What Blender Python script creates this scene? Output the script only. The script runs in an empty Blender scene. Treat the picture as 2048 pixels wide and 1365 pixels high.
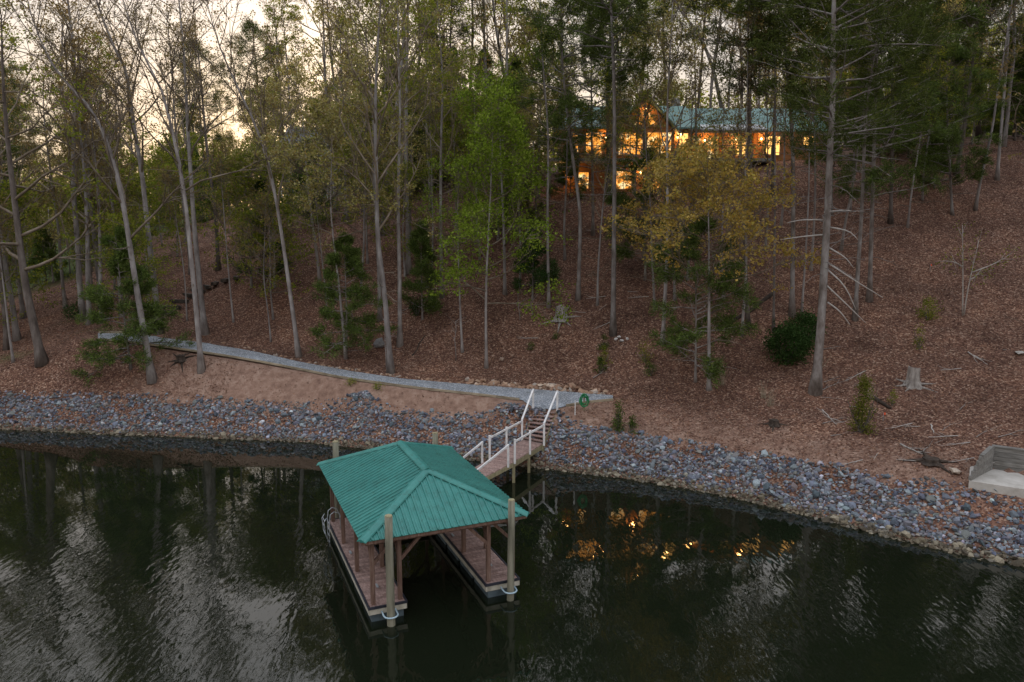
import bpy, math, random
import numpy as np
from mathutils import Vector, Matrix

# ------------------------------------------------------------------ camera, sky, sun, exposure
SC = bpy.context.scene
COL = SC.collection
R = math.radians
H = 12.0; PITCH = R(9.0); FPX = 1500.0
cam_d = bpy.data.cameras.new('camera'); cam = bpy.data.objects.new('camera', cam_d); COL.objects.link(cam)
cam.location = (0, 0, H); cam.rotation_euler = (R(90) - PITCH, 0, 0)
cam_d.sensor_fit = 'HORIZONTAL'; cam_d.sensor_width = 36.0; cam_d.lens = 36.0 * FPX / 2048.0
cam_d.clip_start = 0.2; cam_d.clip_end = 3000
SC.camera = cam

SUN_EL, SUN_AZ = R(5.0), R(-14.0)            # azimuth measured from +Y towards +X
wd = bpy.data.worlds.new('World'); SC.world = wd; wd.use_nodes = True
wn = wd.node_tree.nodes; wl = wd.node_tree.links
bg = wn['Background']
sky = wn.new('ShaderNodeTexSky'); sky.sky_type = 'NISHITA'; sky.sun_disc = False
sky.sun_elevation = SUN_EL; sky.sun_rotation = SUN_AZ
sky.air_density = 1.0; sky.dust_density = 1.5; sky.ozone_density = 1.0
hs = wn.new('ShaderNodeHueSaturation'); hs.inputs['Saturation'].default_value = 0.85
wl.new(sky.outputs[0], hs.inputs['Color'])
# thin evening overcast laid over the clear sky: standard overcast distribution, (1 + 2 sin elevation) / 3, warm low down
tcw = wn.new('ShaderNodeTexCoord'); sepw = wn.new('ShaderNodeSeparateXYZ'); wl.new(tcw.outputs['Generated'], sepw.inputs[0])
lum = wn.new('ShaderNodeMapRange'); lum.inputs['From Min'].default_value = 0; lum.inputs['From Max'].default_value = 1; lum.inputs['To Min'].default_value = 1 / 3; lum.inputs['To Max'].default_value = 1; wl.new(sepw.outputs['Z'], lum.inputs[0])
tint = wn.new('ShaderNodeValToRGB'); te = tint.color_ramp.elements; te[0].position = 0.0; te[0].color = (1.0, .77, .57, 1); te[1].position = .75; te[1].color = (.92, .96, 1.05, 1)
te.new(.24).color = (1.0, .90, .83, 1); wl.new(sepw.outputs['Z'], tint.inputs[0])
over = wn.new('ShaderNodeVectorMath'); over.operation = 'SCALE'; wl.new(tint.outputs[0], over.inputs[0]); wl.new(lum.outputs[0], over.inputs['Scale'])
ovl = wn.new('ShaderNodeVectorMath'); ovl.operation = 'SCALE'; wl.new(over.outputs[0], ovl.inputs[0]); ovl.inputs['Scale'].default_value = 6.1
veil = wn.new('ShaderNodeMix'); veil.data_type = 'RGBA'; veil.inputs[0].default_value = 0.9
wl.new(ovl.outputs[0], veil.inputs[7]); wl.new(hs.outputs[0], veil.inputs[6]); wl.new(veil.outputs[2], bg.inputs['Color'])
bg.inputs['Strength'].default_value = 0.10
sun_d = bpy.data.lights.new('sun', 'SUN'); sun_d.energy = 2.0; sun_d.angle = R(6.0); sun_d.color = (1.0, 0.72, 0.42)
sun = bpy.data.objects.new('sun', sun_d); COL.objects.link(sun); sun.location = (-20, 60, 60)
sd = Vector((math.sin(SUN_AZ) * math.cos(SUN_EL), math.cos(SUN_AZ) * math.cos(SUN_EL), math.sin(SUN_EL)))
sun.rotation_euler = (-sd).to_track_quat('-Z', 'Y').to_euler()
vs = SC.view_settings; vs.view_transform = 'Standard'; vs.look = 'None'; vs.gamma = 1.0; vs.use_curve_mapping = False
vs.exposure = 1.7

rng = np.random.default_rng(7)

# ------------------------------------------------------------------ pixel <-> place
CP, SP = math.cos(PITCH), math.sin(PITCH)
def ray(px, py):
    Y = -(py - 682.5) / FPX
    return np.array([(px - 1024) / FPX, CP + Y * SP, -SP + Y * CP])
def at_z(px, py, z):
    d = ray(px, py); return np.array([0, 0, H]) + d * (z - H) / d[2]
def at_y(px, py, y):
    d = ray(px, py); return np.array([0, 0, H]) + d * y / d[1]
def pxm(P):                                   # photo pixels per metre at a place
    return FPX / (P[1] * CP - (P[2] - H) * SP)

# ------------------------------------------------------------------ lie of the land
SHORE_PX = [(-700, 853), (-300, 856), (0, 858), (240, 869), (480, 878), (600, 884), (700, 892), (850, 910), (1000, 926), (1105, 938),
            (1300, 963), (1400, 981), (1500, 1001), (1660, 1042), (1767, 1070), (1874, 1097), (2048, 1132), (2350, 1190)]
RIPTOP_PX = [(-700, 776), (-300, 780), (0, 782), (340, 793), (560, 803), (690, 806), (850, 822), (1000, 830), (1075, 832), (1110, 846),
             (1250, 863), (1340, 876), (1500, 902), (1674, 930), (1767, 950), (1940, 972), (2048, 985), (2350, 1020)]
sx, sy = np.array(SHORE_PX, float).T; tx, ty = np.array(RIPTOP_PX, float).T
def shore(px): return at_z(px, np.interp(px, sx, sy), 0.0)
def riptop(px): return at_z(px, np.interp(px, tx, ty), np.interp(px, [-700, 0, 900, 1200, 1500, 1800, 2350], [1.65, 1.65, 1.7, 1.62, 1.5, 1.5, 1.6]))
PLOW = [(196, 679), (260, 684), (330, 694), (460, 713), (560, 731), (690, 757), (830, 776), (960, 790), (1050, 801), (1068, 817), (1116, 820), (1132, 810), (1150, 807), (1226, 800)]
PUP = [(196, 667), (260, 667), (400, 683), (500, 701), (600, 724), (700, 742), (800, 757), (950, 770), (1100, 781), (1226, 791)]
plx, ply = np.array(PLOW, float).T; pux, puy = np.array(PUP, float).T
def pathz(px): return float(np.interp(px, [196, 300, 600, 900, 1100, 1226], [4.35, 4.15, 3.1, 2.48, 2.32, 2.36]))
PATHX = np.linspace(196, 1226, 52)
P_LO = np.array([at_z(p, np.interp(p, plx, ply), pathz(p)) for p in PATHX])
P_UP = np.array([at_z(p, np.interp(p, pux, puy), pathz(p) + 0.05) for p in PATHX])
P_MID = (P_LO + P_UP) / 2
def march(px, feats, P):
    out = []
    for py, s in feats:
        d = ray(px, py); e = d[2] / d[1]; t = math.tan(R(s))
        P = at_y(px, py, (H - P[2] + t * P[1]) / (t - e)); out.append(P)
    return out
UPP = {  # per picture column: next ground row and the slope in degrees up to it
    -300: [(700, 10), (600, 5), (540, 4), (480, 5)], 0: [(700, 12), (600, 5), (540, 4), (480, 6)],
    300: [(560, 16), (480, 9)], 600: [(560, 22), (480, 18), (430, 15)], 900: [(600, 23), (450, 25), (390, 25)],
    1200: [(650, 24), (500, 26), (385, 27)], 1500: [(800, 14), (650, 23), (500, 27), (400, 28), (330, 28)],
    1800: [(850, 12), (750, 18), (600, 23), (450, 27), (300, 28)], 2048: [(850, 14), (750, 16), (600, 22), (450, 27), (300, 28)],
    2350: [(850, 14), (750, 16), (600, 22), (450, 27), (300, 28)]}
CT = []
for px in list(range(-700, 2351, 150)):
    a = shore(px); CT += [a, riptop(px), a + [0, -4, -1.7], a + [0, -14, -3.5]]
for px, f in UPP.items():
    st = riptop(px)
    if 196 <= px <= 1226: st = at_z(px, np.interp(px, pux, puy), pathz(px) + 0.05)
    CT += march(px, f, st)
for i in range(0, 52, 3): CT += [P_LO[i], P_UP[i]]
CT += [np.array(p, float) for p in [
    (30, 12, 0), (45, 0, 0), (50, 20, 5), (70, 40, 12), (90, 70, 20), (110, 100, 23), (-100, 50, 0), (-60, 62, 3), (-100, 72, 5),
    (-110, 125, 9), (-85, 160, 12), (-25, 112, 15), (-25, 160, 17), (-5, 82, 17), (0, 115, 18.5), (32, 86, 19.5), (30, 112, 20.5), (60, 88, 21.5),
    (60, 115, 22.5), (110, 160, 22), (0, 160, 18), (60, 160, 22), (16, 67.5, 14.9), (12, 80, 17.4), (20, 80, 17.8), (26, 72, 17.5), (-60, 110, 10.5),
    (-45, 95, 10.5), (20, 8, -4), (-60, 20, -4), (0, 0, -5), (60, -20, -2), (-100, 0, -5), (110, 20, 14), (110, -20, 6)]]
CT = np.array(CT)
def tps_k(r2): return 0.5 * r2 * np.log(r2 + 1e-9)
SLZ = 1.78; SLA, SLB, SLC = at_z(1938, 962, SLZ), at_z(2048, 979, SLZ), at_z(1984, 938, SLZ)
SLX = (SLB - SLA) / np.linalg.norm(SLB - SLA); SLY = np.array((-SLX[1], SLX[0], 0)); SLD = float((SLC - SLA) @ SLY)
_n = len(CT); _A = np.zeros((_n + 3, _n + 3)); XY = CT[:, :2]
_A[:_n, :_n] = tps_k(((XY[:, None] - XY[None]) ** 2).sum(-1)) + np.eye(_n) * 0.6
_A[:_n, _n] = 1; _A[:_n, _n + 1:] = XY; _A[_n, :_n] = 1; _A[_n + 1:, :_n] = XY.T
_W = np.linalg.solve(_A, np.concatenate([CT[:, 2], [0, 0, 0]]))
def vnoise(x, y):
    return 0.10 * np.sin(x * 0.9 + 1.3 * np.sin(y * .5)) * np.sin(y * 0.8 + 0.7) + 0.05 * np.sin(x * 2.3 + y * 1.1) * np.sin(y * 2.1 - x * .6)
def pathdist(x, y):
    P = np.stack([x, y], 1); A = P_MID[:-1, :2]; B = P_MID[1:, :2]; AB = B - A
    t = np.clip(((P[:, None] - A[None]) * AB[None]).sum(-1) / (AB ** 2).sum(-1)[None], 0, 1)
    Q = A[None] + t[..., None] * AB[None]; d2 = ((P[:, None] - Q) ** 2).sum(-1); k = d2.argmin(1); i = np.arange(len(P))
    hw = np.linalg.norm(P_UP[:, :2] - P_LO[:, :2], axis=1) / 2; tt = t[i, k]
    return np.sqrt(d2[i, k]), P_MID[k, 2] * (1 - tt) + P_MID[k + 1, 2] * tt, hw[k] * (1 - tt) + hw[k + 1] * tt
def ground(x, y):
    x = np.atleast_1d(np.asarray(x, float)); y = np.atleast_1d(np.asarray(y, float)); z = np.zeros_like(x)
    xc, yc = np.clip(x, -110, 110), np.clip(y, -20, 160)
    for s in range(0, len(x), 4000):
        a, b = xc[s:s + 4000], yc[s:s + 4000]
        r2 = (a[:, None] - XY[None, :, 0]) ** 2 + (b[:, None] - XY[None, :, 1]) ** 2
        g = tps_k(r2) @ _W[:_n] + _W[_n] + _W[_n + 1] * a + _W[_n + 2] * b
        g = g + vnoise(a, b) * np.clip((g - 1.8) / 2, 0, 1)
        d, pz, hw = pathdist(a, b)
        w = np.clip(1 - (d - hw - 0.1) / 0.7, 0, 1); w = w * w * (3 - 2 * w)
        g = g * (1 - w) + (pz - 0.06) * w
        su = (a - SLA[0]) * SLX[0] + (b - SLA[1]) * SLX[1]; sv = (a - SLA[0]) * SLY[0] + (b - SLA[1]) * SLY[1]
        ins = (su > -.1) & (su < 8) & (sv > -.9) & (sv < SLD + .05)
        z[s:s + 4000] = np.where(ins, np.minimum(g, SLZ - .1 + np.minimum(sv, 0) * .7), g)
    return z
def gz(x, y): return float(ground(x, y)[0])
_ys = np.arange(21, 150, 0.2)
def gp(px, py):                                # where a picture direction meets the ground
    d = ray(px, py); X = d[0] / d[1] * _ys; Z = H + d[2] / d[1] * _ys; g = ground(X, _ys)
    k = int(np.argmax(Z < g)) if (Z < g).any() else len(_ys) - 1
    if k > 0:
        f0, f1 = Z[k - 1] - g[k - 1], Z[k] - g[k]; t = f0 / (f0 - f1) if f0 != f1 else 0
        y = _ys[k - 1] + 0.2 * min(max(t, 0), 1)
    else: y = _ys[k]
    x = d[0] / d[1] * y
    return np.array([x, y, gz(x, y)])

# ------------------------------------------------------------------ mesh helpers
def np_mesh(name, V, F, cols=None, smooth=False, mats=()):
    """F: list of int arrays (M,k)"""
    me = bpy.data.meshes.new(name); V = np.asarray(V, np.float32)
    F = [np.asarray(f, np.int32) for f in F if len(f)]
    me.vertices.add(len(V)); me.vertices.foreach_set('co', V.ravel())
    li = np.concatenate([f.ravel() for f in F]); me.loops.add(len(li)); me.loops.foreach_set('vertex_index', li)
    tot = np.concatenate([np.full(len(f), f.shape[1], np.int32) for f in F]); st = np.concatenate([[0], np.cumsum(tot)[:-1]]).astype(np.int32)
    me.polygons.add(len(tot)); me.polygons.foreach_set('loop_start', st)
    me.polygons.foreach_set('use_smooth', np.full(len(tot), smooth, bool))
    if cols is not None:
        c = np.ones((len(V), 4), np.float32); c[:, :3] = cols
        me.attributes.new('col', 'FLOAT_COLOR', 'POINT').data.foreach_set('color', c.ravel())
    for m in mats: me.materials.append(m)
    me.update(calc_edges=True); me.validate()
    return me
def link(name, me, parent=None, loc=None):
    o = bpy.data.objects.new(name, me); COL.objects.link(o)
    if parent is not None: o.parent = parent
    if loc is not None: o.location = loc
    return o
def empty(name, loc=(0, 0, 0), rz=0.0):
    o = bpy.data.objects.new(name, None); COL.objects.link(o); o.location = tuple(float(v) for v in loc); o.rotation_euler = (0, 0, rz); o.empty_display_size = 0.3
    return o
def tag(o, label, cat, group=None):
    o['label'] = label; o['category'] = cat
    if group: o['group'] = group
    return o
class MB:
    def __init__(s): s.v = []; s.f = {}; s.n = 0
    def add(s, V, F):
        V = np.asarray(V, float)
        for f in F:
            f = np.asarray(f, int)
            if len(f): s.f.setdefault(f.shape[1], []).append(f + s.n)
        s.v.append(V); s.n += len(V); return s
    def box(s, lo, hi, M=None):
        x0, y0, z0 = lo; x1, y1, z1 = hi
        V = np.array([(x0, y0, z0), (x1, y0, z0), (x1, y1, z0), (x0, y1, z0), (x0, y0, z1), (x1, y0, z1), (x1, y1, z1), (x0, y1, z1)], float)
        if M is not None: V = np.array([tuple(M @ Vector(v)) for v in V])
        return s.add(V, [[(0, 3, 2, 1), (4, 5, 6, 7), (0, 1, 5, 4), (1, 2, 6, 5), (2, 3, 7, 6), (3, 0, 4, 7)]])
    def bar(s, a, b, w, h, up=(0, 0, 1)):
        a, b = np.asarray(a, float), np.asarray(b, float); d = b - a; d = d / np.linalg.norm(d); u = np.asarray(up, float)
        r = np.cross(d, u)
        if np.linalg.norm(r) < 1e-3: r = np.cross(d, (1, 0, 0))
        r /= np.linalg.norm(r); u = np.cross(r, d)
        V = [p + sx_ * r * w / 2 + sy_ * u * h / 2 for p in (a, b) for sx_, sy_ in ((-1, -1), (1, -1), (1, 1), (-1, 1))]
        return s.add(V, [[(3, 2, 1, 0), (4, 5, 6, 7), (0, 1, 5, 4), (1, 2, 6, 5), (2, 3, 7, 6), (3, 0, 4, 7)]])
    def tube(s, pts, rad, k=6, cap=True):
        pts = np.asarray(pts, float); n = len(pts); rad = np.broadcast_to(np.asarray(rad, float), (n,))
        t = np.gradient(pts, axis=0); t /= (np.linalg.norm(t, axis=1, keepdims=True) + 1e-9)
        m = t.mean(0); ref = np.eye(3)[np.argmin(np.abs(m))]
        u = np.cross(t, ref); u /= (np.linalg.norm(u, axis=1, keepdims=True) + 1e-9); w = np.cross(t, u)
        a = np.arange(k) * 2 * math.pi / k
        V = pts[:, None] + rad[:, None, None] * (np.cos(a)[None, :, None] * u[:, None] + np.sin(a)[None, :, None] * w[:, None])
        i = np.arange(n - 1)[:, None] * k; j = np.arange(k)[None]; j2 = (j + 1) % k
        Q = np.stack([i + j, i + j2, i + k + j2, i + k + j], -1).reshape(-1, 4)
        F = [Q]
        if cap and k > 3: F += [np.arange(k)[::-1][None], (np.arange(k) + (n - 1) * k)[None]]
        return s.add(V.reshape(-1, 3), F)
    def poly(s, pts): return s.add(pts, [[tuple(range(len(pts)))]])
    def prism(s, pts, d):                       # polygon extruded by vector d
        n = len(pts); P = np.asarray(pts, float); V = np.concatenate([P, P + np.asarray(d, float)])
        q = [(i, (i + 1) % n, (i + 1) % n + n, i + n) for i in range(n)]
        return s.add(V, [[tuple(range(n))[::-1]], [tuple(range(n, 2 * n))], q])
    def mesh(s, name, mat, smooth=False, cols=None):
        return np_mesh(name, np.concatenate(s.v), [np.concatenate(f) for f in s.f.values()], cols, smooth, [mat])
    def build(s, name, mat, parent=None, smooth=False, loc=None): return link(name, s.mesh(name, mat, smooth), parent, loc)

# ------------------------------------------------------------------ materials
def new_mat(name):
    m = bpy.data.materials.new(name); m.use_nodes = True; return m, m.node_tree.nodes, m.node_tree.links
def ramp(n, stops):
    r = n.new('ShaderNodeValToRGB'); e = r.color_ramp.elements
    while len(e) < len(stops): e.new(0.5)
    for k, (p, c) in enumerate(stops): e[k].position = p; e[k].color = (*c, 1)
    return r
def noise_mat(name, stops, scale=4, detail=8, rough=0.85, bump=0.3, stretch=(1, 1, 1), bscale=None, spec=0.3, metallic=0.0, dist=0.03, rand=0.0):
    m, n, l = new_mat(name); b = n['Principled BSDF']
    tc = n.new('ShaderNodeTexCoord'); mp = n.new('ShaderNodeMapping'); mp.inputs['Scale'].default_value = stretch
    nz = n.new('ShaderNodeTexNoise'); nz.inputs['Scale'].default_value = scale; nz.inputs['Detail'].default_value = detail; nz.inputs['Roughness'].default_value = 0.65
    l.new(tc.outputs['Object'], mp.inputs[0]); l.new(mp.outputs[0], nz.inputs['Vector'])
    r = ramp(n, stops); l.new(nz.outputs['Fac'], r.inputs[0]); out = r.outputs[0]
    if rand:
        oi = n.new('ShaderNodeObjectInfo'); sh_ = n.new('ShaderNodeVectorMath'); sh_.operation = 'MULTIPLY_ADD'; sh_.inputs[1].default_value = (53, 37, 71)
        l.new(oi.outputs['Random'], sh_.inputs[0]); l.new(mp.outputs[0], sh_.inputs[2]); l.new(sh_.outputs[0], nz.inputs['Vector'])
        h = n.new('ShaderNodeHueSaturation'); mr = n.new('ShaderNodeMapRange')
        mr.inputs['To Min'].default_value = 1 - rand; mr.inputs['To Max'].default_value = 1 + rand
        l.new(oi.outputs['Random'], mr.inputs[0]); l.new(mr.outputs[0], h.inputs['Value']); l.new(out, h.inputs['Color']); out = h.outputs[0]
    l.new(out, b.inputs['Base Color']); b.inputs['Roughness'].default_value = rough
    b.inputs['Specular IOR Level'].default_value = spec; b.inputs['Metallic'].default_value = metallic
    if bump:
        n2 = n.new('ShaderNodeTexNoise'); n2.inputs['Scale'].default_value = bscale or scale * 3; n2.inputs['Detail'].default_value = 6
        l.new(mp.outputs[0], n2.inputs['Vector'])
        bp = n.new('ShaderNodeBump'); bp.inputs['Strength'].default_value = bump; bp.inputs['Distance'].default_value = dist
        l.new(n2.outputs['Fac'], bp.inputs['Height']); l.new(bp.outputs[0], b.inputs['Normal'])
    return m
def attr_mat(name, rough=0.9, bump=0.0, var=0.25, scale=6):
    m, n, l = new_mat(name); b = n['Principled BSDF']; a = n.new('ShaderNodeAttribute'); a.attribute_name = 'col'
    tc = n.new('ShaderNodeTexCoord'); nz = n.new('ShaderNodeTexNoise'); nz.inputs['Scale'].default_value = scale; nz.inputs['Detail'].default_value = 6
    l.new(tc.outputs['Object'], nz.inputs['Vector']); mr = n.new('ShaderNodeMapRange'); mr.inputs['To Min'].default_value = 1 - var * 2; mr.inputs['To Max'].default_value = 1 + var * 2
    l.new(nz.outputs['Fac'], mr.inputs[0]); h = n.new('ShaderNodeHueSaturation'); l.new(mr.outputs[0], h.inputs['Value']); l.new(a.outputs['Color'], h.inputs['Color'])
    l.new(h.outputs[0], b.inputs['Base Color']); b.inputs['Roughness'].default_value = rough; b.inputs['Specular IOR Level'].default_value = 0.25
    if bump:
        bp = n.new('ShaderNodeBump'); bp.inputs['Strength'].default_value = bump; bp.inputs['Distance'].default_value = 0.02
        l.new(nz.outputs['Fac'], bp.inputs['Height']); l.new(bp.outputs[0], b.inputs['Normal'])
    return m
def leaf_mat(name, trans=0.4):
    m, n, l = new_mat(name); n.remove(n['Principled BSDF']); a = n.new('ShaderNodeAttribute'); a.attribute_name = 'col'
    d = n.new('ShaderNodeBsdfDiffuse'); t = n.new('ShaderNodeBsdfTranslucent'); mx = n.new('ShaderNodeMixShader'); mx.inputs[0].default_value = trans
    l.new(a.outputs['Color'], d.inputs[0]); l.new(a.outputs['Color'], t.inputs[0]); l.new(d.outputs[0], mx.inputs[1]); l.new(t.outputs[0], mx.inputs[2])
    l.new(mx.outputs[0], n['Material Output'].inputs[0]); return m
def emit_mat(name, col, strength, noise=0.0):
    m, n, l = new_mat(name); b = n['Principled BSDF']; b.inputs['Base Color'].default_value = (0.05, 0.03, 0.01, 1); b.inputs['Roughness'].default_value = 0.1
    b.inputs['Emission Color'].default_value = (*col, 1); b.inputs['Emission Strength'].default_value = strength
    if noise:
        tc = n.new('ShaderNodeTexCoord'); nz = n.new('ShaderNodeTexNoise'); nz.inputs['Scale'].default_value = 1.6; nz.inputs['Detail'].default_value = 3
        l.new(tc.outputs['Object'], nz.inputs['Vector']); r = ramp(n, [(0.35, tuple(c * 0.25 for c in col)), (0.5, col), (0.66, (1, .78, .4))])
        l.new(nz.outputs['Fac'], r.inputs[0]); l.new(r.outputs[0], b.inputs['Emission Color'])
    return m

M = {}
M['bark_grey'] = noise_mat('bark_grey', [(0.3, (.12, .105, .10)), (0.48, (.22, .20, .195)), (0.6, (.30, .285, .28)), (0.75, (.36, .37, .35))], 2.2, 8, .95, .6, (1, 1, .35), 7, rand=.2)
M['bark_dark'] = noise_mat('bark_dark', [(0.3, (.055, .045, .04)), (0.5, (.12, .10, .09)), (0.7, (.20, .18, .17))], 2.5, 8, .95, .8, (1, 1, .3), 7, rand=.2)
M['bark_pine'] = noise_mat('bark_pine', [(0.3, (.08, .065, .055)), (0.48, (.17, .15, .14)), (0.62, (.25, .235, .23)), (.75, (.30, .31, .29))], 2.8, 8, .95, .9, (1, 1, .4), 6, rand=.15)
M['bark_twig'] = noise_mat('bark_twig', [(0.3, (.085, .065, .045)), (0.5, (.15, .12, .09)), (0.7, (.23, .195, .16))], 1.5, 6, .95, .3, (1, 1, .5), rand=.2)
M['twig_pale'] = noise_mat('twig_pale', [(0.3, (.30, .28, .26)), (0.7, (.48, .46, .44))], 5, 4, .9, .3)
M['leaf'] = leaf_mat('leaf', .5)
M['needle'] = leaf_mat('needle', .25)
M['litter'] = attr_mat('litter', .95, 0, .1, 20)
M['stone'] = attr_mat('stone', .85, .5, .28, 7)
M['white_paint'] = noise_mat('white_paint', [(0.3, (.42, .43, .44)), (0.5, (.66, .66, .67)), (.72, (.78, .78, .78))], 3, 6, .55, .1, rand=.05)
M['decking'] = noise_mat('decking', [(0.3, (.15, .092, .078)), (0.5, (.25, .168, .148)), (0.7, (.35, .255, .235))], 2.2, 8, .65, .3, (6, 1, 1), 12, rand=.22, spec=.4)
M['post_wood'] = noise_mat('post_wood', [(0.3, (.075, .045, .035)), (0.5, (.14, .085, .065)), (0.72, (.21, .15, .125))], 3, 8, .8, .4, (5, 5, .5), 8, rand=.12)
M['treated_wood'] = noise_mat('treated_wood', [(0.3, (.13, .115, .07)), (0.5, (.24, .215, .13)), (0.72, (.32, .29, .19))], 2.2, 8, .85, .5, (4, 4, .5), 8, rand=.1)
M['piling_wood'] = noise_mat('piling_wood', [(0.3, (.10, .10, .075)), (0.5, (.19, .185, .14)), (0.72, (.28, .27, .215))], 1.8, 8, .85, .6, (4, 4, .4), 9, rand=.08)
M['timber_edge'] = noise_mat('timber_edge', [(0.3, (.14, .115, .08)), (0.5, (.27, .23, .165)), (0.72, (.36, .32, .25))], 2, 8, .85, .4, (1, 1, 4), 9, rand=.15)
M['fascia'] = noise_mat('fascia', [(0.3, (.22, .21, .17)), (0.5, (.36, .345, .29)), (0.72, (.46, .44, .39))], 2.5, 8, .8, .3, rand=.05)
M['bumper'] = noise_mat('bumper', [(0.3, (.012, .013, .02)), (0.7, (.035, .037, .05))], 3, 4, .5, .1)
M['float'] = noise_mat('float', [(0.3, (.03, .045, .055)), (0.55, (.075, .105, .125)), (.75, (.12, .15, .17))], 2.2, 7, .6, .25)
M['hoop'] = noise_mat('hoop', [(0.3, (.26, .37, .44)), (0.7, (.40, .52, .60))], 6, 4, .45, .05)
M['galv'] = noise_mat('galv', [(0.3, (.26, .30, .33)), (0.7, (.44, .48, .52))], 8, 4, .4, .05, metallic=.3)
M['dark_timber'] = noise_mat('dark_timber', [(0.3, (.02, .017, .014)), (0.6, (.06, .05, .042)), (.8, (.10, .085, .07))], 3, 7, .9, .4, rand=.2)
M['concrete'] = noise_mat('concrete', [(0.3, (.30, .28, .25)), (0.5, (.42, .40, .37)), (0.72, (.50, .48, .45))], 1.4, 9, .9, .2)
M['wall_plank'] = noise_mat('wall_plank', [(0.3, (.10, .095, .085)), (0.5, (.17, .165, .155)), (0.72, (.24, .235, .225))], 2, 8, .9, .4, (1, 4, 4), rand=.2)
M['stump'] = noise_mat('stump', [(0.3, (.11, .095, .085)), (0.5, (.26, .24, .225)), (0.7, (.38, .36, .34))], 4, 8, .9, .7, (2, 2, .5))
M['log_dark'] = noise_mat('log_dark', [(0.3, (.02, .016, .013)), (0.6, (.06, .045, .036)), (.8, (.14, .115, .10))], 4, 7, .95, .5)
M['hose'] = noise_mat('hose', [(0.3, (.01, .14, .05)), (0.7, (.02, .26, .10))], 6, 3, .4, .05)
M['flag'] = noise_mat('flag', [(0.3, (.55, .06, .02)), (0.7, (.75, .12, .04))], 6, 3, .6, .05)
M['siding'] = noise_mat('siding', [(0.3, (.20, .085, .03)), (0.5, (.34, .155, .06)), (0.7, (.42, .21, .09))], 1.2, 7, .7, .25, (.6, .6, 9), 3)
M['house_trim'] = noise_mat('house_trim', [(0.3, (.22, .15, .09)), (0.7, (.36, .26, .17))], 3, 5, .7, .2)
M['house_deck'] = noise_mat('house_deck', [(0.3, (.20, .195, .19)), (0.7, (.34, .335, .33))], 2, 6, .8, .2)
M['house_roof'] = noise_mat('house_roof', [(0.3, (.10, .19, .175)), (0.6, (.15, .26, .24)), (.8, (.20, .31, .29))], .9, 6, .45, .1)
M['porch_roof'] = noise_mat('porch_roof', [(0.3, (.34, .34, .35)), (0.7, (.48, .48, .49))], 1.2, 6, .5, .1)
M['skylight'] = noise_mat('skylight', [(0.3, (.7, .7, .72)), (0.7, (.85, .85, .87))], 3, 3, .1, 0, spec=.8)
M['window_lit'] = emit_mat('window_lit', (1.0, .36, .05), .5, 1)
M['window_bright'] = emit_mat('window_bright', (1.0, .5, .13), .7)
M['bulb'] = emit_mat('bulb', (1.0, .55, .18), 9)
M['blue_siding'] = noise_mat('blue_siding', [(0.3, (.30, .37, .41)), (0.7, (.42, .49, .53))], 1.5, 5, .8, .2, (.5, .5, 8))
M['shingle'] = noise_mat('shingle', [(0.3, (.08, .085, .09)), (0.7, (.17, .175, .18))], 3, 7, .9, .3)
M['window_dark'] = noise_mat('window_dark', [(0.3, (.02, .025, .03)), (0.7, (.04, .05, .06))], 1, 2, .06, 0, spec=.7)

# metal roof, water, ground, gravel have their own trees
def roof_mat():
    m, n, l = new_mat('metal_roof'); b = n['Principled BSDF']; tc = n.new('ShaderNodeTexCoord')
    nz = n.new('ShaderNodeTexNoise'); nz.inputs['Scale'].default_value = 1.1; nz.inputs['Detail'].default_value = 9; nz.inputs['Roughness'].default_value = .7
    l.new(tc.outputs['Object'], nz.inputs['Vector'])
    r = ramp(n, [(0.3, (.018, .13, .115)), (0.5, (.028, .18, .160)), (0.72, (.05, .22, .195))]); l.new(nz.outputs['Fac'], r.inputs[0])
    dn_ = n.new('ShaderNodeTexNoise'); dn_.inputs['Scale'].default_value = 5; dn_.inputs['Detail'].default_value = 10; dn_.inputs['Roughness'].default_value = .8; l.new(tc.outputs['Object'], dn_.inputs['Vector'])
    dr_ = ramp(n, [(.36, (.62, .60, .55)), (.47, (.92, .92, .92)), (.7, (1.02, 1.02, 1.04))]); l.new(dn_.outputs['Fac'], dr_.inputs[0])
    mm = n.new('ShaderNodeMix'); mm.data_type = 'RGBA'; mm.blend_type = 'MULTIPLY'; mm.inputs[0].default_value = 1; l.new(r.outputs[0], mm.inputs[6]); l.new(dr_.outputs[0], mm.inputs[7]); l.new(mm.outputs[2], b.inputs['Base Color'])
    r2 = ramp(n, [(0.3, (.38,) * 3), (0.7, (.62,) * 3)]); l.new(nz.outputs['Fac'], r2.inputs[0]); l.new(r2.outputs[0], b.inputs['Roughness'])
    b.inputs['Specular IOR Level'].default_value = .4; return m
M['metal_roof'] = roof_mat()
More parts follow.
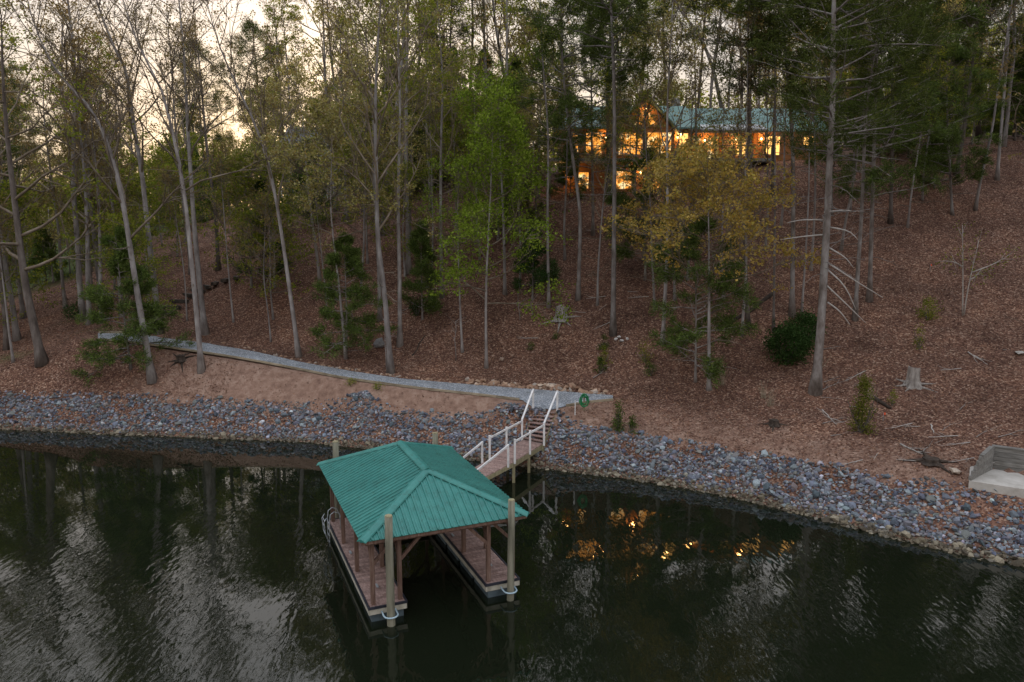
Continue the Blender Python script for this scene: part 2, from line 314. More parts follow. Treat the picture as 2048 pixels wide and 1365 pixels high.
def water_mat():
    m, n, l = new_mat('lake_water'); b = n['Principled BSDF']; tc = n.new('ShaderNodeTexCoord')
    b.inputs['Base Color'].default_value = (.006, .0085, .0045, 1); b.inputs['Roughness'].default_value = .015; b.inputs['IOR'].default_value = 1.5
    b.inputs['Specular IOR Level'].default_value = .5
    mp = n.new('ShaderNodeMapping'); mp.inputs['Rotation'].default_value = (0, 0, R(62)); mp.inputs['Scale'].default_value = (1, .32, 1); l.new(tc.outputs['Object'], mp.inputs[0])
    a = n.new('ShaderNodeTexNoise'); a.inputs['Scale'].default_value = 5.2; a.inputs['Detail'].default_value = 1; a.inputs['Distortion'].default_value = .3; l.new(mp.outputs[0], a.inputs['Vector'])
    mp2 = n.new('ShaderNodeMapping'); mp2.inputs['Rotation'].default_value = (0, 0, R(112)); mp2.inputs['Scale'].default_value = (1, .4, 1); l.new(tc.outputs['Object'], mp2.inputs[0])
    c = n.new('ShaderNodeTexNoise'); c.inputs['Scale'].default_value = 3.4; c.inputs['Detail'].default_value = 1; l.new(mp2.outputs[0], c.inputs['Vector'])
    big = n.new('ShaderNodeTexNoise'); big.inputs['Scale'].default_value = .10; big.inputs['Detail'].default_value = 3; l.new(tc.outputs['Object'], big.inputs['Vector'])
    mr = n.new('ShaderNodeMapRange'); mr.inputs['From Min'].default_value = .35; mr.inputs['From Max'].default_value = .68; mr.inputs['To Min'].default_value = .15; mr.inputs['To Max'].default_value = 1; l.new(big.outputs['Fac'], mr.inputs[0])
    # calm in the lee of the bank, rippled towards open water
    sp_ = n.new('ShaderNodeSeparateXYZ'); l.new(tc.outputs['Object'], sp_.inputs[0])
    fy = n.new('ShaderNodeMapRange'); fy.inputs['From Min'].default_value = 33; fy.inputs['From Max'].default_value = 20; fy.inputs['To Min'].default_value = .07; fy.inputs['To Max'].default_value = 1.0; l.new(sp_.outputs['Y'], fy.inputs[0])
    mu = n.new('ShaderNodeMath'); mu.operation = 'MULTIPLY'; l.new(mr.outputs[0], mu.inputs[0]); l.new(fy.outputs[0], mu.inputs[1])
    ad = n.new('ShaderNodeMath'); ad.operation = 'ADD'; l.new(a.outputs['Fac'], ad.inputs[0]); l.new(c.outputs['Fac'], ad.inputs[1])
    bp = n.new('ShaderNodeBump'); bp.inputs['Distance'].default_value = .0115; l.new(ad.outputs[0], bp.inputs['Height']); l.new(mu.outputs[0], bp.inputs['Strength'])
    l.new(bp.outputs[0], b.inputs['Normal']); return m
M['water'] = water_mat()
def ground_mat():
    m, n, l = new_mat('forest_floor'); b = n['Principled BSDF']; tc = n.new('ShaderNodeTexCoord')
    v = n.new('ShaderNodeTexVoronoi'); v.inputs['Scale'].default_value = 13; v.inputs['Randomness'].default_value = 1; l.new(tc.outputs['Object'], v.inputs['Vector'])
    sh = n.new('ShaderNodeSeparateColor'); l.new(v.outputs['Color'], sh.inputs[0])
    r = ramp(n, [(0, (.064, .033, .025)), (.35, (.105, .055, .041)), (.6, (.15, .081, .058)), (.85, (.205, .12, .085)), (.97, (.33, .23, .175))]); l.new(sh.outputs[0], r.inputs[0])
    nz = n.new('ShaderNodeTexNoise'); nz.inputs['Scale'].default_value = .28; nz.inputs['Detail'].default_value = 12; nz.inputs['Roughness'].default_value = .7; l.new(tc.outputs['Object'], nz.inputs['Vector'])
    r2 = ramp(n, [(.3, (.5, .48, .47)), (.5, (1, 1, 1)), (.7, (1.45, 1.38, 1.28))]); l.new(nz.outputs['Fac'], r2.inputs[0])
    mx = n.new('ShaderNodeMix'); mx.data_type = 'RGBA'; mx.blend_type = 'MULTIPLY'; mx.inputs[0].default_value = 1; l.new(r.outputs[0], mx.inputs[6]); l.new(r2.outputs[0], mx.inputs[7])
    # bare clay, moss and lake bed from the colour attribute: red clay, green moss, blue mud
    at = n.new('ShaderNodeAttribute'); at.attribute_name = 'col'; sc = n.new('ShaderNodeSeparateColor'); l.new(at.outputs['Color'], sc.inputs[0])
    n2 = n.new('ShaderNodeTexNoise'); n2.inputs['Scale'].default_value = 1.7; n2.inputs['Detail'].default_value = 10; n2.inputs['Roughness'].default_value = .75; l.new(tc.outputs['Object'], n2.inputs['Vector'])
    rc = ramp(n, [(.3, (.13, .078, .060)), (.5, (.24, .152, .115)), (.7, (.34, .245, .195))]); l.new(n2.outputs['Fac'], rc.inputs[0])
    rg = ramp(n, [(.3, (.03, .04, .012)), (.6, (.07, .095, .028)), (.8, (.12, .12, .05))]); l.new(n2.outputs['Fac'], rg.inputs[0])
    def fac(sock, g=2.2):
        a = n.new('ShaderNodeMath'); a.operation = 'MULTIPLY_ADD'; l.new(n2.outputs['Fac'], a.inputs[0]); a.inputs[1].default_value = g; a.inputs[2].default_value = -g * .5
        s = n.new('ShaderNodeMath'); s.operation = 'MULTIPLY_ADD'; l.new(sock, s.inputs[0]); s.inputs[1].default_value = 1.6; s.inputs[2].default_value = -.3
        t = n.new('ShaderNodeMath'); t.operation = 'ADD'; t.use_clamp = True; l.new(a.outputs[0], t.inputs[0]); l.new(s.outputs[0], t.inputs[1])
        u = n.new('ShaderNodeMath'); u.operation = 'MULTIPLY'; l.new(t.outputs[0], u.inputs[0]); q = n.new('ShaderNodeMath'); q.operation = 'MULTIPLY'; q.use_clamp = True; l.new(sock, q.inputs[0]); q.inputs[1].default_value = 4; l.new(q.outputs[0], u.inputs[1]); return u.outputs[0]
    m1 = n.new('ShaderNodeMix'); m1.data_type = 'RGBA'; l.new(fac(sc.outputs[0]), m1.inputs[0]); l.new(mx.outputs[2], m1.inputs[6]); l.new(rc.outputs[0], m1.inputs[7])
    m2 = n.new('ShaderNodeMix'); m2.data_type = 'RGBA'; l.new(fac(sc.outputs[1]), m2.inputs[0]); l.new(m1.outputs[2], m2.inputs[6]); l.new(rg.outputs[0], m2.inputs[7])
    m3 = n.new('ShaderNodeMix'); m3.data_type = 'RGBA'; l.new(sc.outputs[2], m3.inputs[0]); l.new(m2.outputs[2], m3.inputs[6]); m3.inputs[7].default_value = (.03, .026, .018, 1)
    l.new(m3.outputs[2], b.inputs['Base Color']); b.inputs['Roughness'].default_value = .95; b.inputs['Specular IOR Level'].default_value = .15
    bp = n.new('ShaderNodeBump'); bp.inputs['Strength'].default_value = .7; bp.inputs['Distance'].default_value = .05
    ad = n.new('ShaderNodeMath'); ad.operation = 'ADD'; l.new(sh.outputs[1], ad.inputs[0]); l.new(n2.outputs['Fac'], ad.inputs[1]); l.new(ad.outputs[0], bp.inputs['Height']); l.new(bp.outputs[0], b.inputs['Normal'])
    return m
M['ground'] = ground_mat()
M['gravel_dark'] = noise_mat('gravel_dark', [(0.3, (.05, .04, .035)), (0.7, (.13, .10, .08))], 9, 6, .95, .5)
def gravel_mat():
    m, n, l = new_mat('gravel'); b = n['Principled BSDF']; tc = n.new('ShaderNodeTexCoord')
    v = n.new('ShaderNodeTexVoronoi'); v.inputs['Scale'].default_value = 22; l.new(tc.outputs['Object'], v.inputs['Vector'])
    sh = n.new('ShaderNodeSeparateColor'); l.new(v.outputs['Color'], sh.inputs[0])
    r = ramp(n, [(0, (.10, .115, .135)), (.4, (.20, .225, .26)), (.75, (.33, .36, .41)), (1, (.55, .57, .60))]); l.new(sh.outputs[0], r.inputs[0])
    nz = n.new('ShaderNodeTexNoise'); nz.inputs['Scale'].default_value = .9; nz.inputs['Detail'].default_value = 8; l.new(tc.outputs['Object'], nz.inputs['Vector'])
    r2 = ramp(n, [(.3, (.75, .74, .72)), (.6, (1.05, 1.05, 1.05))]); l.new(nz.outputs['Fac'], r2.inputs[0])
    mx = n.new('ShaderNodeMix'); mx.data_type = 'RGBA'; mx.blend_type = 'MULTIPLY'; mx.inputs[0].default_value = 1; l.new(r.outputs[0], mx.inputs[6]); l.new(r2.outputs[0], mx.inputs[7])
    l.new(mx.outputs[2], b.inputs['Base Color']); b.inputs['Roughness'].default_value = .9
    bp = n.new('ShaderNodeBump'); bp.inputs['Strength'].default_value = .8; bp.inputs['Distance'].default_value = .02; l.new(sh.outputs[1], bp.inputs['Height']); l.new(bp.outputs[0], b.inputs['Normal'])
    return m
M['gravel'] = gravel_mat()

# ------------------------------------------------------------------ ground sheet, water, gravel path
def axis(lo, hi, step, far, grow=1.25):
    a = list(np.arange(lo, hi + 1e-6, step)); d = step
    while a[-1] < far: d *= grow; a.append(a[-1] + d)
    d = step
    while a[0] > -far: d *= grow; a.insert(0, a[0] - d)
    return np.array(a)
GX = axis(-46, 50, .42, 900); GY = axis(20, 84, .42, 900)
gx, gy = np.meshgrid(GX, GY); fx, fy_ = gx.ravel(), gy.ravel(); fz = ground(fx, fy_)
# masks
fw_ = fy_ * CP - (fz - H) * SP; ok = fw_ > 5
pxs = np.where(ok, 1024 + FPX * fx / np.where(ok, fw_, 1), -9999)
rt = np.array([riptop(p) for p in np.linspace(-700, 2350, 120)]); rty = np.interp(fx, rt[:, 0], rt[:, 1])
plo_y = np.interp(fx, P_LO[:, 0], P_LO[:, 1])
clay = np.zeros_like(fx)
inb = (fy_ > rty - .6) & (fy_ < plo_y + .3) & (fx > P_LO[0, 0]) & (fx < P_LO[-1, 0] + .5)
clay[inb] = np.clip((fx[inb] + 26) / 9, .12, 1) * np.clip(1 - (fx[inb] - 1.5) / 8, .6, 1)
right = (fx > P_LO[-1, 0]) & (fy_ > rty - .3)
clay = np.where(right, np.clip(.62 - (fy_ - rty) / 8.0, 0, 1) * np.clip((34 - fx) / 14, .35, 1), clay)
clay = np.where((fy_ > 70) & (fx > 27) & (fy_ < 74), .7, clay)
moss = np.clip((-fx - 36) / 8, 0, 1) * np.clip((fy_ - 66) / 10, 0, 1) * .9 + .55 * np.clip(1 - np.abs(fy_ - 69) / 2.5, 0, 1) * ((fx > 22) & (fx < 40)) + .6 * np.clip((fy_ - 92) / 10, 0, 1)
moss += .5 * np.clip((-fx - 24) / 6, 0, 1) * np.clip((60 - fy_) / 8, 0, 1) * (fy_ > rty + 2) * np.clip(np.sin(fx * .7) * np.sin(fy_ * .9 + 1), 0, 1)
mud = np.clip((.06 - fz) / .3, 0, 1)
nx, ny = len(GX), len(GY); ii = np.arange(ny - 1)[:, None] * nx + np.arange(nx - 1)[None]
gme = np_mesh('ground', np.stack([fx, fy_, fz], 1), [np.stack([ii, ii + 1, ii + nx + 1, ii + nx], -1).reshape(-1, 4)], np.stack([clay, np.clip(moss, 0, 1), mud], 1), True, [M['ground']])
g_ob = link('ground', gme); g_ob['kind'] = 'structure'
w_ob = MB().poly([(-900, -900, 0), (900, -900, 0), (900, 75, 0), (-900, 75, 0)]).build('water', M['water']); w_ob['kind'] = 'structure'
bx_, by_ = [], []
m = MB(); V = []; Fq = []
for i in range(52):
    a, b = P_LO[i], P_UP[i]
    for k in range(5): p = a + (b - a) * k / 4; V.append((p[0], p[1], p[2] + (.02 if 0 < k < 4 else 0)))
for i in range(51):
    for k in range(4): Fq.append((i * 5 + k, i * 5 + 5 + k, i * 5 + 6 + k, i * 5 + 1 + k))
path = link('gravel_path', np_mesh('gravel_path', V, [Fq], None, True, [M['gravel']])); path['kind'] = 'structure'

# ------------------------------------------------------------------ stones
ICO = None
def ico():
    t = (1 + 5 ** .5) / 2
    V = np.array([(-1, t, 0), (1, t, 0), (-1, -t, 0), (1, -t, 0), (0, -1, t), (0, 1, t), (0, -1, -t), (0, 1, -t), (t, 0, -1), (t, 0, 1), (-t, 0, -1), (-t, 0, 1)], float)
    F = np.array([(0, 11, 5), (0, 5, 1), (0, 1, 7), (0, 7, 10), (0, 10, 11), (1, 5, 9), (5, 11, 4), (11, 10, 2), (10, 7, 6), (7, 1, 8), (3, 9, 4), (3, 4, 2), (3, 2, 6), (3, 6, 8), (3, 8, 9), (4, 9, 5), (2, 4, 11), (6, 2, 10), (8, 6, 7), (9, 8, 1)])
    return V / np.linalg.norm(V[0]), F
IV, IF = ico()
def stone_shape(r_):
    V = IV * r_.uniform(.7, 1.2, (12, 1)); V = V * np.array([1, r_.uniform(.6, .95), r_.uniform(.42, .75)])
    for _ in range(3):                                   # flat broken faces
        nrm = r_.normal(size=3); nrm /= np.linalg.norm(nrm); d = V @ nrm; c = d.max() * r_.uniform(.55, .8)
        V = V - np.outer(np.clip(d - c, 0, None), nrm)
    return V
SHAPES = [stone_shape(rng) for _ in range(14)]
def rotm(a, b, c):
    ca, sa, cb, sb, cc, sc_ = math.cos(a), math.sin(a), math.cos(b), math.sin(b), math.cos(c), math.sin(c)
    return np.array([[ca, -sa, 0], [sa, ca, 0], [0, 0, 1]]) @ np.array([[1, 0, 0], [0, cb, -sb], [0, sb, cb]]) @ np.array([[cc, 0, sc_], [0, 1, 0], [-sc_, 0, cc]])
GREYS = np.array([(.20, .22, .26), (.28, .30, .345), (.35, .37, .41), (.43, .44, .47), (.15, .165, .20), (.30, .29, .30), (.54, .54, .55), (.25, .23, .22), (.33, .28, .25)])
TANS = np.array([(.20, .165, .115), (.28, .24, .17), (.15, .125, .09), (.34, .30, .225), (.24, .22, .18)]) * .55
spots = []
for k in range(33500):
    u = rng.uniform(-500, 2400) if k < 32500 else rng.uniform(695, 752)
    a, b = shore(u), riptop(u)
    t = rng.uniform(-.10, 1.02) + rng.normal() * .02
    if k >= 32500:
        t = rng.uniform(0, 1); b2 = at_z(u * .4 + 725 * .6, 768, 2.85); p = b + (b2 - b) * t
        if abs(u - 723) > 28 - 6 * t: continue
    else:
        if t > .8 and rng.random() < (t - .75) * 2.6: continue
        if u > 1650 and t > .45 and rng.random() < .62 * min((u - 1650) / 250, 1): continue
        if (math.sin(u * .031) * math.sin(u * .013 + t * 7) > .35) and t > .2 and rng.random() < .65: continue
        p = a + (b - a) * t
        if 1040 < u < 1115 and t > .75: continue
    s = float(np.clip(rng.lognormal(-2.56, .42), .04, .26))
    spots.append((p[0], p[1], t if k < 32500 else .6, s, u))
spots.sort(key=lambda q: -q[3] * (1 if -20 < q[4] < 2070 else .01))
SZ = ground([q[0] for q in spots], [q[1] for q in spots])
rip = empty('riprap_bank', (0, 0, 0)); rip['kind'] = 'structure'
def stone_col(t):
    if t < .09 + rng.normal() * .04: c = TANS[rng.integers(len(TANS))]
    else: c = GREYS[rng.integers(len(GREYS))] * [.50, .53, .57] * rng.uniform(.92, 1.08, 3)
    if t >= .13 and rng.random() < .06: c = c * 1.6
    return c * rng.uniform(.5, 1.3)
var = []
for k in range(30):
    t = 0 if k < 5 else 1
    var.append((np_mesh('stone', SHAPES[k % 14], [IF], np.tile(stone_col(t), (12, 1)), False, [M['stone']]), t))
BV, BF, BC = [], [], []; nb = 0
for k, (x, y, t, s, u) in enumerate(spots):
    z = SZ[k] + s * .22
    if k < 300:
        o = link('stone', var[rng.integers(5, 30) if t > .13 else rng.integers(0, 5)][0], rip, (x, y, z)); o.scale = (s,) * 3
        o.rotation_euler = (rng.normal() * .5, rng.normal() * .5, rng.uniform(0, 6.3))
    else:
        BV.append(SHAPES[k % 14] @ rotm(rng.uniform(0, 6.3), rng.normal() * .5, rng.normal() * .5).T * s + [x, y, z]); BF.append(IF + nb); nb += 12
        BC.append(np.tile(stone_col(t), (12, 1)))
o = link('small_stones', np_mesh('small_stones', np.concatenate(BV), [np.concatenate(BF)], np.concatenate(BC), False, [M['stone']]), rip); o['kind'] = 'stuff'

# edging timbers on the downhill side, stones on the uphill side (pieces of the path)
seg = np.linspace(0, 51, 23)
def alongP(P, s): i = min(int(s), 50); return P[i] + (P[i + 1] - P[i]) * (s - i)
for a, b in zip(seg[:-1], seg[1:]):
    if 1052 < np.interp((a + b) / 2, range(52), PATHX) < 1122: continue
    p, q = alongP(P_LO, a), alongP(P_LO, b); off = np.array([0, -.06, .03]); c = (p + q) / 2
    d = (q - p); L = np.linalg.norm(d)
    MB().bar(p + off - c + d * .004, q + off - c - d * .004, .10, .12).build('edging_timber', M['timber_edge'], path, loc=c)
for s in np.linspace(0, 4, 3)[:-1]:
    p, q = alongP(P_UP, s), alongP(P_UP, s + 2); c = (p + q) / 2; MB().bar(p - c + [0, .06, .05], q - c + [0, .06, .05], .12, .16).build('edging_timber', M['timber_edge'], path, loc=c)
CLAYS = np.array([(.33, .22, .15), (.40, .28, .20), (.27, .17, .12), (.45, .36, .29), (.36, .31, .27), (.30, .19, .13)])
cvar = [np_mesh('border_stone', SHAPES[k % 14], [IF], np.tile(CLAYS[k % 6] * rng.uniform(.8, 1.15), (12, 1)), False, [M['stone']]) for k in range(18)]
for k in range(235):
    px = rng.uniform(930, 1215) if k < 135 else (rng.uniform(640, 930) if k < 200 else rng.uniform(380, 640))
    s = (rng.uniform(.12, .30) if k < 135 else rng.uniform(.07, .17)); i = np.interp(px, PATHX, range(52))
    p = alongP(P_UP, i) + [0, rng.uniform(.05, .75 if k < 135 else .6), 0]
    o = link('border_stone', cvar[rng.integers(18)], path, (p[0], p[1], gz(p[0], p[1]) + s * .25)); o.scale = (s,) * 3; o.rotation_euler = (rng.normal() * .4, rng.normal() * .4, rng.uniform(0, 6.3))

# ------------------------------------------------------------------ fallen leaves
NL = 190000
lx = rng.uniform(-44, 46, NL); lyv = np.empty(NL); rty2 = np.interp(lx, rt[:, 0], rt[:, 1])
lyv = rty2 - 2.0 + (rng.random(NL) ** 1.25) * (72 - rty2)
pd, _, phw = pathdist(lx, lyv)
lo_ = np.interp(lx, P_LO[:, 0], P_LO[:, 1]); bank = (lyv > rty2) & (lyv < lo_) & (lx > -17) & (lx < 2.2)
keep = (pd > phw + .05) & (lyv < 80) & (~bank | (rng.random(NL) < .2)) & ((lyv > rty2 - .15) | (rng.random(NL) < .5)); lx, lyv = lx[keep], lyv[keep]
lz = ground(lx, lyv); keep = lz > .15; lx, lyv, lz = lx[keep], lyv[keep], lz[keep]; NL = len(lx)
LP = np.array([(.10, .055, .04), (.15, .08, .055), (.20, .115, .075), (.27, .17, .115), (.07, .04, .03), (.29, .21, .16), (.17, .10, .08)])
def quads(C, size, nrm_bias, rg, aspect=.62):
    n = len(C); a = rg.normal(size=(n, 3)); a[:, 2] *= nrm_bias[0]; a /= np.linalg.norm(a, axis=1, keepdims=True)
    b = rg.normal(size=(n, 3)); b = b - (b * a).sum(1, keepdims=True) * a; b[:, 2] *= nrm_bias[1]; b /= np.linalg.norm(b, axis=1, keepdims=True)
    s = np.asarray(size)[:, None] * .5
    V = np.stack([C - a * s, C - b * s * aspect, C + a * s, C + b * s * aspect], 1).reshape(-1, 3)
    return V, np.arange(n * 4).reshape(-1, 4)
V, Q = quads(np.stack([lx, lyv, lz + .03], 1), rng.uniform(.05, .115, NL), (.25, .25), rng, .7)
rust = (lyv < np.interp(lx, rt[:, 0], rt[:, 1]))[:, None]
lc = np.repeat(np.where(rust, [1.05, .85, .65], [1, 1, 1]) * LP[rng.integers(0, 7, NL)] * [1.06, .95, .88] * rng.uniform(.7, 1.15, (NL, 1)), 4, 0)
o = link('leaf_litter', np_mesh('leaf_litter', V, [Q], lc, False, [M['litter']])); o['kind'] = 'stuff'; tag(o, 'brown fallen leaves covering the wooded slope', 'leaves')

# ------------------------------------------------------------------ trees
def grow(rg, p, d, L, n, wob, up=0.0):
    pts = [np.asarray(p, float)]; d = np.asarray(d, float) / np.linalg.norm(d)
    for _ in range(n):
        d = d + rg.normal(size=3) * wob; d[2] += up; d /= np.linalg.norm(d); pts.append(pts[-1] + d * L / n)
    return np.array(pts)
def lerp_poly(P, t):
    x = t * (len(P) - 1); i = min(int(x), len(P) - 2); return P[i] + (P[i + 1] - P[i]) * (x - i)
def resample(P, n):
    P = np.asarray(P, float); s = np.concatenate([[0], np.cumsum(np.linalg.norm(np.diff(P, axis=0), axis=1))])
    q = np.linspace(0, s[-1], n); return np.stack([np.interp(q, s, P[:, k]) for k in range(3)], 1)
def smooth_poly(P):
    for _ in range(2):
        Q = [P[0]]
        for a, b in zip(P[:-1], P[1:]): Q += [a * .75 + b * .25, a * .25 + b * .75]
        Q.append(P[-1]); P = Q
    return np.array(P)
def full_trunk(rg, pts, height, lean=.5):
    P = [np.asarray(p, float) for p in pts]
    if len(P) > 1: d = P[-1] - P[-2]; d /= np.linalg.norm(d)
    else: d = np.array([rg.normal() * .03, rg.normal() * .03, 1.])
    while P[-1][2] < height:
        d = d * lean + np.array([0, 0, 1 - lean]) + rg.normal(size=3) * [.045, .045, 0]; d /= np.linalg.norm(d); P.append(P[-1] + d * min(2.6, max(height - P[-1][2], .6)))
    return resample(smooth_poly(P), 18)
PAL = {
    'bud': [(.20, .145, .06), (.25, .185, .08), (.16, .12, .05), (.22, .19, .07)],
    'tan': [(.30, .26, .085), (.37, .33, .13), (.25, .25, .06), (.38, .35, .17), (.28, .21, .07)],
    'olive': [(.17, .21, .025), (.23, .26, .035), (.13, .175, .02), (.28, .27, .05)],
    'green': [(.16, .23, .022), (.21, .30, .035), (.115, .18, .018), (.26, .34, .055)],
    'gold': [(.42, .28, .06), (.49, .36, .10), (.34, .24, .05), (.33, .28, .06), (.45, .35, .12)],
    'rhodo': [(.035, .07, .02), (.05, .10, .028), (.07, .13, .04), (.03, .055, .018)],
    'pine': [(.052, .068, .018), (.075, .098, .026), (.10, .122, .032), (.06, .08, .025)],
    'wpine': [(.07, .105, .026), (.10, .15, .036), (.135, .185, .045), (.06, .085, .025)],
    'ypine': [(.13, .145, .025), (.18, .185, .035), (.10, .12, .02)],
}
def pal(rg, key, n):
    p = np.array(PAL[key]); return p[rg.integers(0, len(p), n)] * rg.uniform(.75, 1.25, (n, 1))
def leafmesh(rg, C, size, key, aspect=.62):
    C = np.asarray(C); V, Q = quads(C, size, (.8, 1), rg, aspect)
    return np_mesh('crown', V, [Q], np.repeat(pal(rg, key, len(C)), 4, 0), False, [M['leaf']])
def hardwood(rg, T, r0, crown0=.4, limbs=13, spread=4.5, key='bud', leaf=.13, per=7, sec=6, twg=5, ang=(22, 52), fork=True, k=7, stubs=0, clump=.34, leafp=.55):
    n = len(T); tt = np.linspace(0, 1, n); Ht = T[-1][2] - T[0][2]
    rad = r0 * ((1 - tt) ** .8 * .9 + .06) * (1 + .75 * np.exp(-tt * Ht / .4))
    mt = MB(); mt.tube(T, rad, k); mb = MB(); leafC = []
    def sub(P, rr, L, ns, nt):
        for _ in range(ns):
            t = rg.uniform(.28, 1); p = lerp_poly(P, t); d = P[-1] - P[0]; d /= np.linalg.norm(d); e = rg.normal(size=3); e -= d * (e @ d); e /= np.linalg.norm(e)
            l2 = L * rg.uniform(.28, .5) * (1.25 - .6 * t); Q = grow(rg, p, d * .75 + e * .75 + [0, 0, .18], l2, 4, .16, .05)
            mb.tube(Q, np.linspace(max(rr * .42, .012), .007, 5), 4, False)
            for _ in range(nt):
                u = rg.uniform(.25, 1); w = lerp_poly(Q, u); e2 = rg.normal(size=3); tl = rg.uniform(.45, 1.0) * min(1, l2 / 1.2 + .3)
                W = grow(rg, w, (Q[-1] - Q[0]) / max(l2, .1) * .7 + e2 * .5 + [0, 0, .15], tl, 2, .2, .05)
                mb.tube(W, [.010, .008, .005], 3, False)
                m_ = rg.poisson(per / leafp) if rg.random() < leafp else 0
                if m_: leafC.append(W[2] + rg.normal(size=(m_, 3)) * [clump * .5, clump * .5, clump * .32])
    for i in range(limbs):
        f = (i + rg.random()) / limbs; t = crown0 + (1 - crown0) * f * .97; p = lerp_poly(T, t); az = i * 2.4 + rg.normal() * .5; a = R(rg.uniform(*ang))
        d = np.array([math.cos(az) * math.sin(a), math.sin(az) * math.sin(a), math.cos(a)]); L = spread * (1.1 - .62 * f) * rg.uniform(.75, 1.2); rr = r0 * max(1 - t, .1) ** .8 * .5 + .012
        P = grow(rg, p, d, L, 6, .13, .05); mb.tube(P, np.linspace(rr, .015, 7), 5, False); sub(P, rr, L, sec, twg)
    sub(T[int(n * .75):], r0 * .25, spread * .8, sec * 2, twg)
    for _ in range(stubs):
        t = rg.uniform(.12, crown0 + .1); p = lerp_poly(T, t); az = rg.uniform(0, 6.3); P = grow(rg, p, (math.cos(az), math.sin(az), rg.uniform(-.1, .5)), rg.uniform(.8, 2.6), 4, .18)
        mb.tube(P, np.linspace(.028, .007, 5), 4, False)
        for _ in range(3):
            w = lerp_poly(P, rg.uniform(.3, 1)); mb.tube(grow(rg, w, P[-1] - P[0] + rg.normal(size=3) * .9, .6, 2, .2), [.012, .008, .004], 3, False)
    C = np.concatenate(leafC) if leafC else np.zeros((1, 3))
    mt.limbs = mb
    return mt, leafmesh(rg, C, rg.uniform(.6, 1.4, len(C)) * leaf, key)
def needles(rg, C, D, L, per, key, width=.03, mat='needle'):
    """tufts of blades: C centres, D outward directions"""
    C = np.repeat(np.asarray(C), per, 0); D = np.repeat(np.asarray(D), per, 0); n = len(C)
    d = D * .7 + rg.normal(size=(n, 3)) * .62; d[:, 2] += .12; d /= np.linalg.norm(d, axis=1, keepdims=True)
    l = L * rg.uniform(.6, 1.25, (n, 1)); s = np.cross(d, rg.normal(size=(n, 3))); s /= (np.linalg.norm(s, axis=1, keepdims=True) + 1e-9)
    C = C + rg.normal(size=(n, 3)) * L * .45; w = width * rg.uniform(.7, 1.3, (n, 1))
    V = np.stack([C - s * w * .5, C + s * w * .5, C + d * l], 1).reshape(-1, 3)
    return np_mesh('crown', V, [np.arange(n * 3).reshape(-1, 3)], np.repeat(pal(rg, key, n), 3, 0), False, [M[mat]])
def conifer(rg, T, r0, crown0=.55, nb=44, Lmax=3.4, key='pine', tuft=.28, per=20, subs=8, droop=.0, dead=14, dead0=.2, top_round=True, width=.042, k=8, gaps=.0, deadlen=1.9):
    n = len(T); tt = np.linspace(0, 1, n); Ht = T[-1][2] - T[0][2]
    rad = r0 * ((1 - tt) ** .75 * .92 + .04) * (1 + .7 * np.exp(-tt * Ht / .4)); mb = MB(); mb.tube(T, rad, k); C, D = [], []
    for i in range(nb):
        f = (i + rg.random() * .8) / nb
        if rg.random() < gaps: continue
        t = crown0 + (.985 - crown0) * f; p = lerp_poly(T, t); az = i * 2.4 + rg.normal() * .6
        prof = (math.sin(math.pi * min(.18 + f * .82, 1)) ** .6 * .95 + .12) if top_round else (1.03 - f) ** .8
        L = Lmax * prof * rg.uniform(.65, 1.2); el = rg.uniform(-.08, .28) - droop + .35 * f
        P = grow(rg, p, (math.cos(az), math.sin(az), el), L, 5, .10, .04 if not droop else -.01)
        mb.tube(P, np.linspace(.012 + L * .011, .008, 6), 4, False); dr = P[-1] - P[0]; dr /= np.linalg.norm(dr); C.append(P[-1]); D.append(dr)
        for s in range(subs):
            u = rg.uniform(.3, 1); w = lerp_poly(P, u); e = rg.normal(size=3) * [1, 1, .35]; e -= dr * (e @ dr); e /= np.linalg.norm(e) + 1e-6
            sl = L * rg.uniform(.16, .36) * (1.3 - .6 * u) + .12; Q = grow(rg, w, dr * .8 + e * .8, sl, 2, .15, .03); mb.tube(Q, [.012, .009, .006], 3, False)
            for q in (Q[1], Q[2], (Q[1] + Q[2]) / 2): C.append(q); D.append((Q[2] - Q[0]) / sl)
    for i in range(dead):
        t = rg.uniform(dead0, max(crown0 + .1, dead0 + .05)); p = lerp_poly(T, t); az = rg.uniform(0, 6.3); L = deadlen * rg.uniform(.4, 1.25)
        P = grow(rg, p, (math.cos(az), math.sin(az), rg.uniform(-.25, .3)), L, 4, .12, -.03); mb.tube(P, np.linspace(.022, .007, 5), 4, False)
        for _ in range(2):
            w = lerp_poly(P, rg.uniform(.35, 1)); mb.tube(grow(rg, w, P[-1] - P[0] + rg.normal(size=3) * .7, .5, 2, .15), [.010, .007, .004], 3, False)
    return mb, needles(rg, C, D, tuft, per, key, width)
BARK = {'bud': 'bark_grey', 'pine': 'bark_pine'}
def put_tree(name, label, cat, base, mb, crown, bark, group=None):
    e = empty(name, base); tag(e, label, cat, group)
    t = mb.build('trunk', M[bark], e, True); c = link('crown', crown, e)
    if hasattr(mb, 'limbs'): mb.limbs.build('branches', M['bark_twig'], e, True)['kind'] = 'stuff'
    return e
